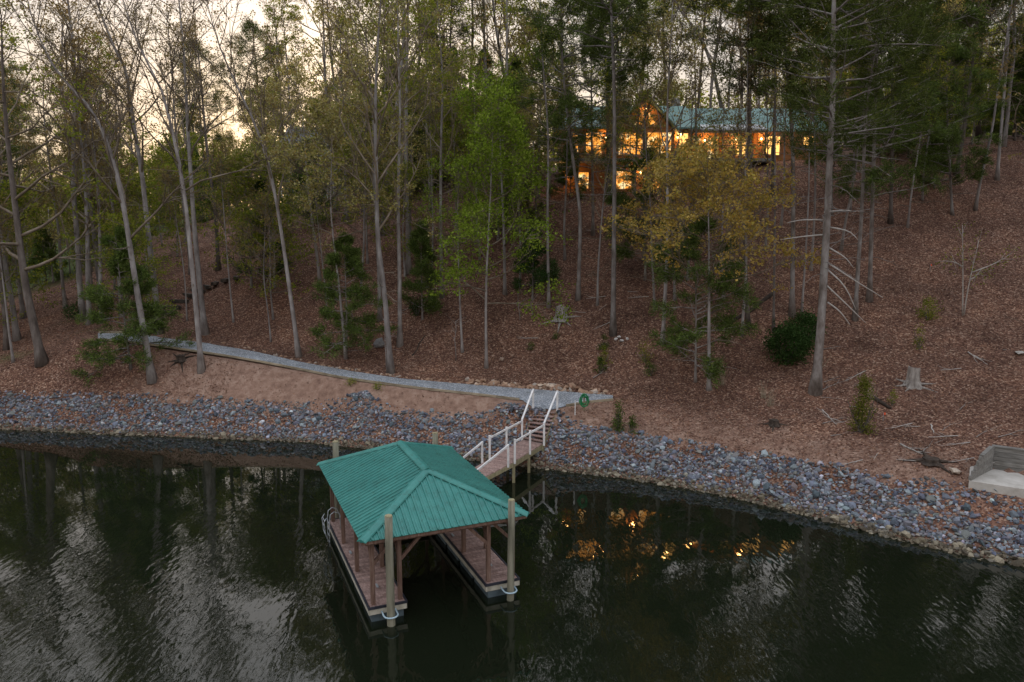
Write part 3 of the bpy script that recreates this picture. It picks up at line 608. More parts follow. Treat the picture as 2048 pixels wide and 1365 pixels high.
def hero(kind, label, pts, wpx, height, bark=None, name=None, seed=0, dy=0.0, group=None, **kw):
    rg = np.random.default_rng(1000 + seed); B = gp(*pts[0]); s = pxm(B)
    rel = [np.zeros(3)] + [at_y(px, py, B[1] + dy * (i + 1)) - B for i, (px, py) in enumerate(pts[1:])]
    rel[0][2] = -.15
    T = full_trunk(rg, rel, height); r0 = wpx / s / 2 * .64
    if kind in ('pine', 'wpine'):
        kw.setdefault('key', kind); mb, cr = conifer(rg, T, r0, **kw); nm, bk = 'pine_tree', 'bark_pine'
    else:
        kw.setdefault('key', kind); mb, cr = hardwood(rg, T, r0, **kw); nm, bk = 'hardwood_tree', 'bark_grey'
    return put_tree(name or nm, label, 'tree', B, mb, cr, bark or bk, group)

S = 0
def h(*a, **k):
    global S; S += 1; return hero(*a, seed=S, **k)
# --- left bank
h('bud', 'tall pale hardwood leaning left, rooted on the bank just below the gravel path', [(305, 762), (292, 690), (273, 580), (256, 466), (239, 369), (219, 297), (202, 250), (161, 191), (113, 150)], 22, 22, crown0=.36, limbs=16, spread=6.0, per=5, sec=7, leaf=.11, stubs=8)
h('bud', 'tall grey hardwood beside the foot of the timber steps', [(318, 668), (308, 557), (296, 471), (284, 342), (270, 273), (260, 188), (250, 130), (222, 85)], 21, 25, crown0=.42, limbs=15, spread=6.5, per=5, leaf=.11, stubs=6, sec=7)
h('bud', 'slim pale hardwood growing through the lower edge of the path', [(403, 742), (393, 625), (379, 488), (373, 420), (362, 342), (342, 253), (325, 178), (290, 120), (262, 55)], 18, 23, crown0=.45, limbs=16, spread=6.0, per=5, leaf=.11, stubs=6, sec=7)
h('bud', 'grey hardwood with a dark hollow at its foot, uphill of the path', [(410, 668), (398, 560), (388, 450), (380, 330)], 19, 25, crown0=.45, limbs=13, spread=5.5, per=4, leaf=.11)
h('bud', 'blue-grey hardwood leaning left, standing alone at the uphill edge of the path', [(598, 715), (581, 591), (564, 471), (547, 369), (530, 301), (506, 239), (478, 181), (440, 100)], 15, 23, crown0=.38, limbs=16, spread=6.5, per=5, leaf=.11, ang=(18, 42), sec=7)
h('tan', 'big grey hardwood with pale young leaves beside the boulder above the path', [(782, 746), (776, 659), (766, 557), (756, 488), (753, 400), (753, 308), (749, 250), (752, 170)], 19, 25, crown0=.34, limbs=20, spread=6.5, per=8, leaf=.15, stubs=6, bark='bark_grey')
h('olive', 'straight grey hardwood close behind the one beside the boulder', [(800, 691), (799, 523), (796, 430), (798, 320), (801, 205)], 15, 25, crown0=.42, limbs=18, spread=5.5, per=10, leaf=.15)
h('tan', 'grey hardwood half hidden by the trunk with the boulder, farther up the slope', [(760, 640), (758, 540), (752, 430)], 13, 21, crown0=.35, limbs=16, spread=5.5, per=9, leaf=.15)
h('olive', 'thick grey trunk standing in front of the dark hollow under the evergreens', [(817, 545), (815, 420), (812, 300)], 16, 24, crown0=.4, limbs=16, spread=5, per=9, leaf=.15)
h('olive', 'straight thin trunk with bare side twigs, between the evergreens and the bright green tree', [(884, 594), (881, 430), (882, 274), (886, 170)], 12, 22, crown0=.4, limbs=15, spread=4.5, per=9, leaf=.15, stubs=20)
h('green', 'slender sapling with a few bright leaves, left of the bright green tree', [(925, 704), (919, 591), (916, 488), (915, 420), (918, 342)], 8, 11, crown0=.4, limbs=10, spread=2.6, per=7, leaf=.13, ang=(50, 85), name='sapling')
h('green', 'bright green leafy tree above the stone edging of the path', [(973, 736), (971, 588), (978, 450), (985, 300)], 10, 15.5, crown0=.24, limbs=26, spread=3.7, per=14, leaf=.16, ang=(55, 92), sec=6, twg=5, clump=.5)
h('green', 'bright green leafy tree standing behind the other bright green one', [(1010, 588), (1008, 450), (1000, 300)], 11, 14, crown0=.22, limbs=22, spread=3.4, per=11, leaf=.16, ang=(55, 92), clump=.5)
h('olive', 'thin grey trunk rising beside the bare stump and roots', [(1098, 614), (1094, 430), (1098, 274), (1089, 171)], 10, 24, crown0=.42, limbs=15, spread=4.5, per=8, leaf=.15, stubs=16)
h('pine', 'slender pine below the left end of the lit house', [(1156, 598), (1160, 488), (1161, 420), (1150, 350), (1142, 291), (1132, 205)], 13, 25, crown0=.40, nb=64, Lmax=3.4, gaps=.08, dead=16, dead0=.25, key='wpine')
h('pine', 'tall straight pine with short bare branches, white stones at its foot', [(1226, 670), (1228, 488), (1229, 330), (1229, 205), (1226, 100)], 17, 28, crown0=.56, nb=70, Lmax=3.9, gaps=.05, dead=26, dead0=.25)
h('pine', 'thick dark pine standing against the front of the lit house', [(1219, 392), (1217, 300), (1216, 150)], 18, 25, crown0=.2, nb=80, Lmax=4.4, bark='bark_dark', dead=8, key='wpine')
h('tan', 'pale blotched trunk with a golden leafy top in front of the house', [(1325, 688), (1331, 574), (1336, 488), (1335, 410), (1334, 239)], 13, 22, crown0=.45, limbs=15, spread=4.5, per=6, leaf=.15, stubs=14)
h('gold', 'pale slender tree with a broad golden crown below the house', [(1418, 780), (1418, 591), (1418, 488), (1416, 380)], 13, 11.0, crown0=.5, limbs=28, spread=5.0, per=10, leafp=.4, leaf=.155, ang=(50, 90), sec=7, stubs=14, clump=.42)
h('gold', 'slim golden-leaved tree growing uphill of the broad golden one', [(1350, 600), (1345, 470), (1340, 380)], 9, 8.2, crown0=.3, limbs=22, spread=4.0, per=8, leafp=.4, leaf=.155, ang=(45, 85), clump=.38)
h('wpine', 'young soft-needled pine with a crooked foot beside the golden tree', [(1391, 764), (1392, 660), (1392, 574), (1388, 500)], 8, 8.0, crown0=.12, nb=40, Lmax=2.5, per=18, subs=9, tuft=.27, dead=3, dead0=.05, gaps=.15)
h('bud', 'slim bent trunk in front of the leaning log', [(1483, 671), (1492, 557), (1493, 471), (1490, 380)], 9, 17, crown0=.5, limbs=11, spread=3.5, per=4)
h('pine', 'dark pine trunk that the fallen log leans against', [(1497, 655), (1490, 520), (1488, 420)], 13, 24, crown0=.55, nb=46, Lmax=3.2, bark='bark_dark', gaps=.1)
h('pine', 'very thin straight trunk beside the fallen log', [(1547, 662), (1549, 520), (1550, 420), (1550, 171)], 8, 22, crown0=.6, nb=30, Lmax=2.2, dead=22, dead0=.2, deadlen=1.2)
h('pine', 'straight grey pine behind the round evergreen shrub', [(1584, 630), (1586, 500), (1587, 342), (1583, 239), (1567, 68)], 16, 27, crown0=.56, nb=66, Lmax=3.6, dead=18, dead0=.2, gaps=.05)
h('bud', 'thin leaning trunk between the grey pine and the huge pine', [(1603, 626), (1612, 500), (1618, 380)], 7, 16, crown0=.5, limbs=9, spread=3, per=4)
big = [(1630, 786), (1642, 659), (1649, 523), (1656, 420), (1659, 308), (1666, 205), (1666, 60)]
h('pine', 'huge pale pine with long dead branches beside the round evergreen shrub', big, 29, 27, crown0=.44, nb=80, Lmax=4.2, per=18, gaps=.12, dead=34, dead0=.22, deadlen=3.4, k=10)
h('pine', 'grey pine whose foot stands in the fallen bleached branches', [(1710, 640), (1717, 523), (1724, 420), (1728, 300)], 14, 25, crown0=.52, nb=66, Lmax=3.6, dead=20, dead0=.2, gaps=.05)
h('pine', 'grey pine next uphill from the fallen bleached branches', [(1739, 602), (1744, 430), (1748, 300), (1755, 68)], 15, 26, crown0=.24, nb=90, Lmax=4.2, dead=20, dead0=.1, key='wpine')
h('pine', 'dark pine with a rotten stub at its foot, high on the right slope', [(1781, 446), (1784, 330), (1786, 200)], 13, 23, crown0=.22, nb=70, Lmax=3.6, bark='bark_dark')
h('wpine', 'thin young pine with low green boughs, high on the right slope', [(1905, 430), (1900, 340), (1895, 250)], 9, 11, crown0=.2, nb=46, Lmax=3.2, per=20, dead=8, dead0=.1)
h('pine', 'thick dark pine beside the pale drive at the top of the slope', [(1893, 296), (1908, 154), (1919, 34)], 17, 24, crown0=.4, nb=50, Lmax=3.6, bark='bark_dark')
h('pine', 'dark pine in front of the black gap beside the drive', [(1862, 304), (1860, 180)], 12, 22, crown0=.35, nb=50, Lmax=3.6, bark='bark_dark')
h('bud', 'thin pale bare trunk alone at the edge of the dark wood', [(1994, 359), (2004, 239), (2014, 120), (2022, 0)], 10, 21, crown0=.5, limbs=12, spread=4, per=3, stubs=18)
h('olive', 'dark trunk bending left in front of the porch of the lit house', [(1464, 330), (1458, 290), (1444, 222), (1427, 137), (1399, 68), (1355, 17)], 16, 22, crown0=.55, limbs=13, spread=5, per=6, bark='bark_dark')
h('pine', 'pine trunk in front of the right end of the porch', [(1543, 396), (1548, 300), (1550, 200)], 13, 24, crown0=.58, nb=50, Lmax=3.4, bark='bark_dark')
h('tan', 'tan-leaved tree spreading in front of the gable of the lit house', [(1288, 520), (1290, 420), (1286, 330)], 10, 15, crown0=.42, limbs=24, spread=4.6, per=9, leaf=.15, ang=(45, 88), clump=.38)
h('wpine', 'green pine hiding the left end of the lit house', [(1186, 470), (1186, 400), (1184, 300)], 10, 17, crown0=.28, nb=60, Lmax=3.6, per=18, dead=8, gaps=.12)
h('olive', 'olive-leaved tree in front of the middle of the porch', [(1385, 470), (1390, 380), (1392, 300)], 10, 18, crown0=.68, limbs=14, spread=4.2, per=7, leaf=.14, stubs=10)
h('pine', 'slender pine in front of the porch wall', [(1502, 440), (1502, 340), (1500, 200)], 10, 24, crown0=.6, nb=54, Lmax=3.0, dead=14, gaps=.1)
h('wpine', 'green pine beside the right end of the lit house', [(1662, 430), (1664, 340), (1666, 260)], 10, 15, crown0=.2, nb=46, Lmax=3.2, per=18, dead=8, gaps=.15)
# --- far left
h('olive', 'big dark leaning hardwood with low yellow-green sprays at the left end of the bank', [(85, 728), (65, 642), (48, 557), (36, 460), (20, 330)], 28, 21, crown0=.25, limbs=18, spread=8.0, per=7, leaf=.17, bark='bark_dark', ang=(55, 95), sec=8)
h('bud', 'thin pale sapling beside the big dark leaning hardwood', [(27, 725), (17, 659), (6, 560)], 8, 9, crown0=.5, limbs=9, spread=2.5, per=3, name='sapling')
h('bud', 'dark trunk behind the thin pale sapling', [(14, 700), (4, 560), (-10, 400)], 16, 21, crown0=.4, limbs=12, spread=5, per=5, bark='bark_dark')
h('bud', 'pale trunk growing on the mossy flat behind the young hemlock', [(131, 616), (122, 540), (118, 460)], 11, 18, crown0=.4, limbs=12, spread=4, per=4)
h('bud', 'dark straight trunk at the top of the timber steps', [(437, 540), (431, 420), (414, 308), (405, 200)], 13, 21, crown0=.5, limbs=12, spread=4.5, per=4, bark='bark_dark')
h('bud', 'thin wavering sapling beside the middle of the timber steps', [(467, 644), (458, 557), (448, 430)], 6, 11, crown0=.4, limbs=9, spread=2.5, per=3, name='sapling')
h('bud', 'crooked thin sapling left of the blue-grey hardwood', [(542, 684), (536, 620), (526, 557), (530, 470)], 5, 9, crown0=.4, limbs=9, spread=2.2, per=4, name='sapling')
h('bud', 'thin pole sapling in front of the timber steps', [(374, 642), (369, 540), (352, 440)], 5, 10, crown0=.5, limbs=8, spread=2, per=3, name='sapling')
h('tan', 'small tree full of pale tan leaves in front of the blue-grey neighbouring house', [(692, 718), (684, 630), (672, 520), (660, 420)], 9, 14.5, crown0=.5, limbs=24, spread=5.2, per=10, leaf=.16, ang=(50, 90), clump=.38)
h('tan', 'small pale-leaved tree uphill of the path, left of the blue-grey house', [(640, 560), (630, 480), (618, 400)], 10, 14, crown0=.35, limbs=24, spread=5.4, per=10, leaf=.16, ang=(50, 90), clump=.38)
h('wpine', 'dark green young hemlock spreading over the left end of the path', [(262, 738), (250, 650), (240, 560)], 8, 8.0, crown0=.05, nb=56, Lmax=3.4, per=20, subs=10, tuft=.26, top_round=False, dead=0, droop=.12, gaps=.15)
h('wpine', 'young soft green pine beside the boulder above the path', [(692, 716), (694, 640), (690, 540)], 7, 7.2, crown0=.1, nb=50, Lmax=2.9, per=18, subs=9, tuft=.26, top_round=False, dead=2, dead0=.03, droop=.05, gaps=.1)
h('wpine', 'small evergreen near the top of the timber steps', [(528, 570), (527, 500), (526, 420)], 7, 7.5, crown0=.08, nb=40, Lmax=2.0, per=16, subs=7, key='rhodo', top_round=False, dead=0)
h('wpine', 'small dark evergreen right behind the bright green tree', [(1065, 600), (1066, 540), (1066, 480)], 6, 4.6, crown0=.2, nb=26, Lmax=1.7, per=16, key='rhodo', top_round=False, dead=2)
h('wpine', 'young pine with pale trunk between the thick grey trunk and the slender sapling', [(845, 640), (843, 560), (842, 500)], 6, 6, crown0=.1, nb=30, Lmax=1.8, per=16, top_round=False, dead=0, gaps=.2)
h('wpine', 'soft green young pine on the slope left of the golden tree', [(1290, 560), (1292, 480), (1294, 400)], 7, 8, crown0=.15, nb=46, Lmax=2.5, per=22, subs=9, dead=4, dead0=.1, gaps=.15)

# --- long dead branches on the huge pine
# (they are part of that tree: children of it)
bigT = [o for o in COL.objects if o.get('label', '').startswith('huge pale pine')][0]; BB = np.array(bigT.location)
for a, b, c in [((1656, 526), (1710, 562), (1766, 596)), ((1652, 570), (1690, 606), (1731, 646)), ((1655, 540), (1690, 570), (1712, 620)), ((1655, 605), (1680, 622), (1700, 650)),
                ((1645, 470), (1600, 474), (1560, 480)), ((1645, 440), (1600, 440), (1575, 446)), ((1648, 425), (1690, 420), (1712, 424)), ((1660, 455), (1700, 462), (1716, 480)), ((1656, 495), (1692, 515), (1706, 535))]:
    y0 = BB[1]; P = [at_y(*a, y0) - BB, at_y(*b, y0 - .5) - BB, at_y(*c, y0 - .8) - BB]
    MB().tube(resample(smooth_poly([np.array(p) for p in P]), 7), np.linspace(.045, .015, 7), 5).build('dead_branch', M['twig_pale'], bigT, True)

# --- the wood behind: kinds built once, copied as individuals
def kinds():
    K = []
    for s in range(4):
        rg = np.random.default_rng(300 + s); T = full_trunk(rg, [np.array([0, 0, -.2])], 20 + 2 * s, .8)
        K.append(('hardwood_tree', 'bark_grey', *hardwood(rg, T, .20, crown0=.35, limbs=15, spread=5, key=['bud', 'olive', 'tan', 'bud'][s], leaf=.16, per=[4, 10, 8, 4][s], stubs=5)))
    for s in range(4):
        rg = np.random.default_rng(320 + s); T = full_trunk(rg, [np.array([0, 0, -.2])], 21 + 2 * s, .8)
        K.append(('pine_tree', 'bark_dark', *conifer(rg, T, .21, crown0=[.45, .55, .3, .6][s], nb=54, Lmax=3.8, per=13, tuft=.36, width=.05, dead=12, gaps=.1)))
    for s in range(2):
        rg = np.random.default_rng(340 + s); T = full_trunk(rg, [np.array([0, 0, -.2])], 9 + 3 * s, .8)
        K.append(('understory_tree', 'bark_grey', *hardwood(rg, T, .09, crown0=.2, limbs=18, spread=3.2, key=['olive', 'tan'][s], leaf=.17, per=8, ang=(45, 88), clump=.42)))
    for s in range(2):
        rg = np.random.default_rng(360 + s); T = full_trunk(rg, [np.array([0, 0, -.2])], 8 + 3 * s, .8)
        K.append(('evergreen_tree', 'bark_dark', *conifer(rg, T, .1, crown0=.05, nb=50, Lmax=2.6, per=18, key='wpine', tuft=.3, width=.05, top_round=False, dead=0)))
    return [(n_, (mb.mesh('trunk', M[bk], True), cr, mb.limbs.mesh('branches', M['bark_twig'], True) if hasattr(mb, 'limbs') else None)) for n_, bk, mb, cr in K]
KD = kinds()
LBL = ['slender grey hardwood with brown buds in the background wood', 'grey hardwood with fresh olive leaves in the background wood', 'grey hardwood with pale tan leaves in the background wood', 'tall grey hardwood with sparse brown buds in the background wood',
       'dark pine of medium height in the background wood', 'dark pine with a bare lower trunk in the background wood', 'dark pine with branches low on its trunk in the background wood', 'tallest kind of dark pine with a high crown in the background wood',
       'low olive-leaved understory tree in the background wood', 'low tan-leaved understory tree in the background wood', 'small bushy green evergreen in the background wood', 'mid-sized green evergreen in the background wood']
def back(px, y, k, sc_=1.0, x=None):
    where = ('beyond the mossy flat past the timber steps' if px < 330 else 'beyond the top of the timber steps' if px < 560 else 'around the blue-grey neighbouring house' if px < 780 else 'between the two houses' if px < 1090 else 'behind the lit house' if px < 1640 else 'on the hilltop beside the drive' if px < 1900 else 'in the dark wood past the drive') if y < 106 else 'on the farthest ridge of the wood'
    x = (px - 1024) / FPX * (y * CP) if x is None else x; z = gz(x, y); e = empty(KD[k][0], (x, y, z), rng.uniform(0, 6.3)); e.scale = (sc_,) * 3
    tag(e, LBL[k].replace('in the background wood', where), 'tree', LBL[k].split(' in the')[0] + ' ' + where); link('trunk', KD[k][1][0], e); link('crown', KD[k][1][1], e)
    if KD[k][1][2]: link('branches', KD[k][1][2], e)['kind'] = 'stuff'
def scatter(n, px0, px1, y0, y1, ks, smin=.8, smax=1.15, avoid=True):
    c = 0
    while c < n:
        px, y = rng.uniform(px0, px1), rng.uniform(y0, y1); x = (px - 1024) / FPX * (y * CP)
        if avoid and 3 < x < 30 and 61 < y < 83: continue
        if -27 < x < -12 and 78 < y < 98: continue
        if 575 < px < 770 and y < 90 and rng.random() < .3: continue
        back(px, y, int(rng.choice(ks)), rng.uniform(smin, smax)); c += 1
scatter(20, -150, 560, 62, 105, [0, 3, 0, 3, 4, 9])
scatter(40, -150, 700, 64, 100, [8, 9, 10, 8], .7, 1.05)
scatter(30, 560, 1130, 64, 100, [0, 1, 2, 3, 0, 10, 8, 5])
scatter(16, 560, 1080, 70, 95, [8, 10, 11])
scatter(20, 1080, 1700, 84, 105, [1, 3, 0, 3, 5, 8])
scatter(28, 1640, 2250, 60, 98, [4, 5, 3, 7, 3, 0, 8])
scatter(18, 1660, 2200, 70, 95, [11, 10, 8])
scatter(12, -150, 240, 54, 66, [0, 8, 9, 3])
scatter(30, -150, 1000, 98, 125, [11, 10, 11, 2], .6, .8)
scatter(6, 470, 820, 52, 62, [8, 9], .8, 1.1)
scatter(7, -80, 330, 50, 64, [8, 9, 8], .8, 1.1)
scatter(6, 560, 800, 66, 78, [8, 8, 9], .9, 1.1)
scatter(10, 820, 1120, 60, 74, [8, 9, 10], .8, 1.2)
scatter(7, 1720, 1960, 60, 70, [10, 8], .6, .9, False)
scatter(16, 2130, 2900, 30, 62, [4, 5, 7, 3, 6])  # wood continued outside the view, added to shade the right slope
scatter(12, -900, -180, 52, 80, [0, 1, 4, 8, 3])  # unseen trees past the left side, added to shade that edge
for px, y, k, s in [(5, 88, 6, .9), (575, 96, 4, .9), (400, 104, 6, .6), (700, 90, 1, .8), (850, 72, 11, .9), (880, 76, 11, 1.0), (835, 80, 10, 1.2), (1140, 66, 10, .6), (930, 82, 7, 1.), (1340, 86, 7, 1), (1280, 88, 5, 1.1)]: back(px, y, k, s)

rg = np.random.default_rng(380); SLIM = []
for q in range(4):
    T = full_trunk(rg, [np.array([0, 0, -.2])], 11 + 2 * q, .85); mb, cr = hardwood(rg, T, .075 + .01 * q, crown0=.42, limbs=11, spread=2.6, key=['olive', 'tan', 'olive', 'bud'][q], leaf=.13, per=6, sec=5, twg=4, stubs=9, k=6)
    SLIM.append((mb.mesh('trunk', M['bark_grey'], True), cr, mb.limbs.mesh('branches', M['bark_twig'], True)))
for q, (px, py) in enumerate([(1040, 560), (1130, 520), (1272, 470), (1375, 560), (1462, 520), (1530, 500), (1622, 540), (1682, 500), (1815, 455), (1845, 400), (862, 560), (722, 610), (655, 640), (1562, 450), (1448, 600), (1700, 420), (960, 520), (1195, 610), (1310, 620), (1950, 420)]):
    B = gp(px, py); a = SLIM[q % 4]; e = empty('young_tree', B, rng.uniform(0, 6.3)); e.scale = (rng.uniform(.8, 1.1),) * 3
    wh = 'left of the bright green trees' if px < 900 else 'between the bright green trees and the tall straight pine' if px < 1220 else 'below the lit house around the golden trees' if px < 1560 else 'on the right slope among the grey pines'
    tag(e, ['thin olive-leaved', 'thin pale-leaved', 'slim olive-leaved', 'thin brown-budded'][q % 4] + ' young tree ' + wh, 'tree', 'thin young trees ' + wh)
    link('trunk', a[0], e); link('crown', a[1], e); link('branches', a[2], e)['kind'] = 'stuff'

# far-off wood: one mass
rg = np.random.default_rng(99); fm = MB(); C = []
for _ in range(420):
    y = rg.uniform(108, 175); x = rg.uniform(-150, 150); z = gz(x, y); hh = rg.uniform(8, 14); fm.tube([(x, y, z - .3), (x + rg.normal() * .3, y, z + hh * .6), (x + rg.normal() * .5, y, z + hh)], [.2, .13, .03], 4, False)
    n_ = 300; u = rg.normal(size=(n_, 3)); u /= np.linalg.norm(u, axis=1, keepdims=True); u *= rg.random((n_, 1)) ** .4; C.append(u * [3.4, 3.4, hh * .5] + [x, y, z + hh * .52])
C = np.concatenate(C); V, Q = quads(C, rg.uniform(.35, .8, len(C)), (.8, 1), rg)
fo = link('far_wood', np_mesh('far_wood', V, [Q], np.repeat(pal(rg, 'olive', len(C)) * .8, 4, 0), False, [M['leaf']])); fo['kind'] = 'stuff'; tag(fo, 'distant wooded ridge seen between the trunks', 'wood')
ft = fm.build('far_trunks', M['bark_dark'], fo); ft['kind'] = 'stuff'

# ------------------------------------------------------------------ shrubs and small plants
def shrub(label, px, py, w, hh, key, n, leaf=.12, name='shrub', cone=False, stems=9):
    B = gp(px, py); rg = np.random.default_rng(int(px * 7 + py)); e = empty(name, B); tag(e, label, 'shrub')
    mb = MB(); C = []
    for i in range(stems):
        az = rg.uniform(0, 6.3); P = grow(rg, (0, 0, -.05), (math.cos(az) * w * .5, math.sin(az) * w * .5, hh * .8), hh * rg.uniform(.6, .95), 4, .12); mb.tube(P, np.linspace(.02 * hh, .006, 5), 4, False)
    mb.build('stem', M['bark_dark'], e, True)
    cl = max(int(n / 30), 8); cc = rg.normal(size=(cl, 3)); cc /= np.linalg.norm(cc, axis=1, keepdims=True); cc *= rg.uniform(.55, 1, (cl, 1))
    if cone: zz = rg.random(cl) ** 1.3; rr = (1 - zz * .9) * w / 2 * np.sqrt(rg.random(cl)); az = rg.uniform(0, 6.3, cl); cc = np.stack([rr * np.cos(az), rr * np.sin(az), zz * hh + .06], 1)
    else: cc = cc * [w / 2, w / 2, hh / 2] + [0, 0, hh * .52]
    C = np.repeat(cc, 30, 0) + rg.normal(size=(cl * 30, 3)) * (.09 if cone else .13) * max(hh, .7) ** .5; C[:, 2] = np.maximum(C[:, 2], .03)
    link('foliage', leafmesh(rg, C, rg.uniform(.7, 1.3, len(C)) * leaf, key, .45), e); return e
shrub('large round glossy evergreen shrub at the foot of the huge pine', 1575, 728, 2.5, 2.3, 'rhodo', 5200, .15, name='rhododendron')
shrub('second mound of glossy evergreen leaves pressed against the huge pine', 1606, 690, 1.9, 1.9, 'rhodo', 3000, .15, name='rhododendron')
shrub('small yellow-green conical pine near the water, beside the rotten log', 1722, 866, 1.15, 2.6, 'ypine', 2600, .10, name='young_pine', cone=True)
shrub('upright dark green bush at the top of the rocks right of the gangway', 1236, 860, .65, 1.35, 'wpine', 1000, .09, cone=True)
shrub('low dark green bush beside the upright one above the rocks', 1264, 866, .55, .75, 'wpine', 500, .09, cone=True)
shrub('low green tuft of pine below the white stones', 1200, 746, .8, .8, 'wpine', 600, .09, name='young_pine', cone=True)
shrub('yellowish small pine between the white stones and the path', 1207, 728, .9, .9, 'olive', 600, .09, name='young_pine', cone=True)
shrub('small dark pine seedling right beside the white stones', 1208, 700, .7, .9, 'wpine', 500, .09, name='young_pine', cone=True)
shrub('brownish sapling bush downhill of the blotched trunk', 1290, 725, .9, 1.3, 'olive', 500, .09)
shrub('small dark bush downhill of the brownish sapling bush', 1302, 752, .7, .8, 'wpine', 450, .09)
shrub('olive bush low on the slope left of the pale twin-stemmed sapling', 1855, 640, 1.3, 1.2, 'olive', 900, .1)
shrub('thin yellowish bush behind the grey stump', 1838, 700, .6, 1.5, 'olive', 400, .09, cone=True)
shrub('little green sprout beside the rotten log', 1784, 812, .5, .7, 'olive', 250, .08, cone=True)
shrub('tiny green seedling on the open slope above the stone edging', 1112, 678, .35, .4, 'wpine', 160, .08)
shrub('tiny bluish seedling downhill of the other seedling', 1060, 700, .4, .45, 'wpine', 160, .08)
shrub('mossy bush at the left corner of the stone chute', 702, 772, .6, .4, 'olive', 250, .08)
shrub('mossy bush at the right corner of the stone chute', 757, 779, .6, .4, 'olive', 250, .08)
shrub('dark green laurel on the shaded slope behind the hemlock', 150, 640, 1.6, 1.3, 'rhodo', 900, .13)
shrub('dark laurel at the foot of the grey trunk by the evergreens', 835, 632, 1.3, 1.6, 'rhodo', 900, .12)
for k, (px, py) in enumerate([(1540, 812), (1528, 796), (1740, 800), (1445, 770), (1640, 740)]):
    B = gp(px, py); e = MB(); rg = np.random.default_rng(500 + k)
    for _ in range(26): P = grow(rg, (rg.normal() * .08, rg.normal() * .08, -.02), (rg.normal() * .3, rg.normal() * .3, 1), rg.uniform(.5, 1.1), 3, .1); e.tube(P, [.008, .007, .005, .002], 3, False)
    o = e.build('dry_grass', M['timber_edge'], loc=B); tag(o, 'tuft of dry straw-coloured grass on the bare slope', 'grass', 'dry grass tufts')
# pale twin-stemmed sapling on the right
B = gp(1925, 632); e = empty('sapling', B); tag(e, 'pale twin-stemmed sapling with sparse yellow leaves on the right slope', 'tree'); rg = np.random.default_rng(77); mb = MB(); C = []
for pts in ([(1925, 632), (1926, 560), (1925, 450)], [(1928, 630), (1935, 580), (1958, 480)], [(1926, 535), (1912, 525), (1893, 522)], [(1945, 545), (1985, 530), (2012, 515)], [(1940, 560), (1950, 555), (1962, 540)]):
    P = resample(smooth_poly([at_y(*p, B[1]) - B for p in pts]), 7); mb.tube(P, np.linspace(.045, .012, 7), 5)
    for _ in range(7):
        w = lerp_poly(P, rg.uniform(.4, 1)); Q = grow(rg, w, P[-1] - P[0] + rg.normal(size=3) * 1.2, .9, 3, .15); mb.tube(Q, [.012, .01, .007, .004], 3, False); C += [Q[2] + rg.normal(size=3) * .2 for _ in range(9)]
mb.build('stem', M['twig_pale'], e, True); link('crown', leafmesh(rg, C, np.full(len(C), .12), 'olive'), e)
for k, (px, py, tp, lab) in enumerate([(772, 735, (770, 640), 'thin bare stem below the bright green tree'), (1780 - 740, 640, (1034, 588), 'little bare stem right of the bright green tree'), (1066, 635, (1060, 600), 'short pale stem beside the bare stump'), (735, 700, (700, 620), 'forked bare pink-grey sapling beside the boulder'), (912, 722, (910, 640), 'thin whip left of the bright green trunk')]):
    B = gp(px, py); rg = np.random.default_rng(610 + k); P = resample([np.zeros(3), at_y(*tp, B[1]) - B], 5) + rg.normal(size=(5, 3)) * .03; P[0] = (0, 0, -.05); mb = MB(); mb.tube(P, np.linspace(.035, .012, 5), 5)
    for _ in range(9): mb.tube(grow(rg, lerp_poly(P, rg.uniform(.3, 1)), rg.normal(size=3) + [0, 0, .8], 1.1, 3, .2), [.012, .009, .006, .003], 3, False)
    o = mb.build('bare_sapling', M['bark_grey'], loc=B, smooth=True); tag(o, lab, 'sapling')

# ------------------------------------------------------------------ stumps, logs, boulders, debris
def stump(label, px, py, w, hh, mat='stump', roots=6, seed=1):
    B = gp(px, py); rg = np.random.default_rng(seed); k = 14; a = np.arange(k) * 2 * math.pi / k; rows = []
    for t, f in ((-.1, 1.5), (.08, 1.25), (.3, 1.0), (.7, .92), (1.0, .9)):
        jag = rg.uniform(-.14, .10, k) * (t == 1.0) * hh; r_ = w / 2 * f * (1 + .16 * np.sin(a * 5 + 1) * (1.4 - t) + rg.normal(size=k) * .03)
        rows.append(np.stack([r_ * np.cos(a), r_ * np.sin(a), np.full(k, t * hh) + jag], 1))
    rows.append(np.array([[0, 0, hh * .82]])); V = np.concatenate(rows); i = np.arange(4)[:, None] * k; j = np.arange(k)[None]; j2 = (j + 1) % k
    Q = np.stack([i + j, i + j2, i + k + j2, i + k + j], -1).reshape(-1, 4); Tt = np.stack([np.arange(k) + 4 * k, (np.arange(k) + 1) % k + 4 * k, np.full(k, 5 * k)], 1)
    e = empty('tree_stump', B); tag(e, label, 'stump'); link('stump_body', np_mesh('stump_body', V, [Q, Tt], None, False, [M[mat]]), e)
    for r_ in range(roots):
        az = r_ * 6.28 / roots + rg.normal() * .3; L = w * rg.uniform(.9, 1.6); ps = []
        for q in range(4):
            x, y = math.cos(az) * (w * .4 + L * q / 3), math.sin(az) * (w * .4 + L * q / 3); ps.append((x, y, gz(B[0] + x, B[1] + y) - B[2] + .10 * w * (3 - q) / 3))
        MB().tube(ps, np.linspace(w * .14, w * .03, 4), 5).build('root', M[mat], e, True)
stump('weathered pale grey stump with spreading roots on the right slope', 1826, 772, .62, .95, seed=3)
stump('dark stump tangled in dry roots above the concrete slab', 1862, 925, .7, .18, 'log_dark', 4, 4)
stump('grey broken stump with bare roots right of the small dark evergreen', 1122, 640, .75, .9, 'stump', 7, 5)
stump('low hollow stump on the clay bank below the path', 362, 722, .55, .35, 'log_dark', 6, 6)
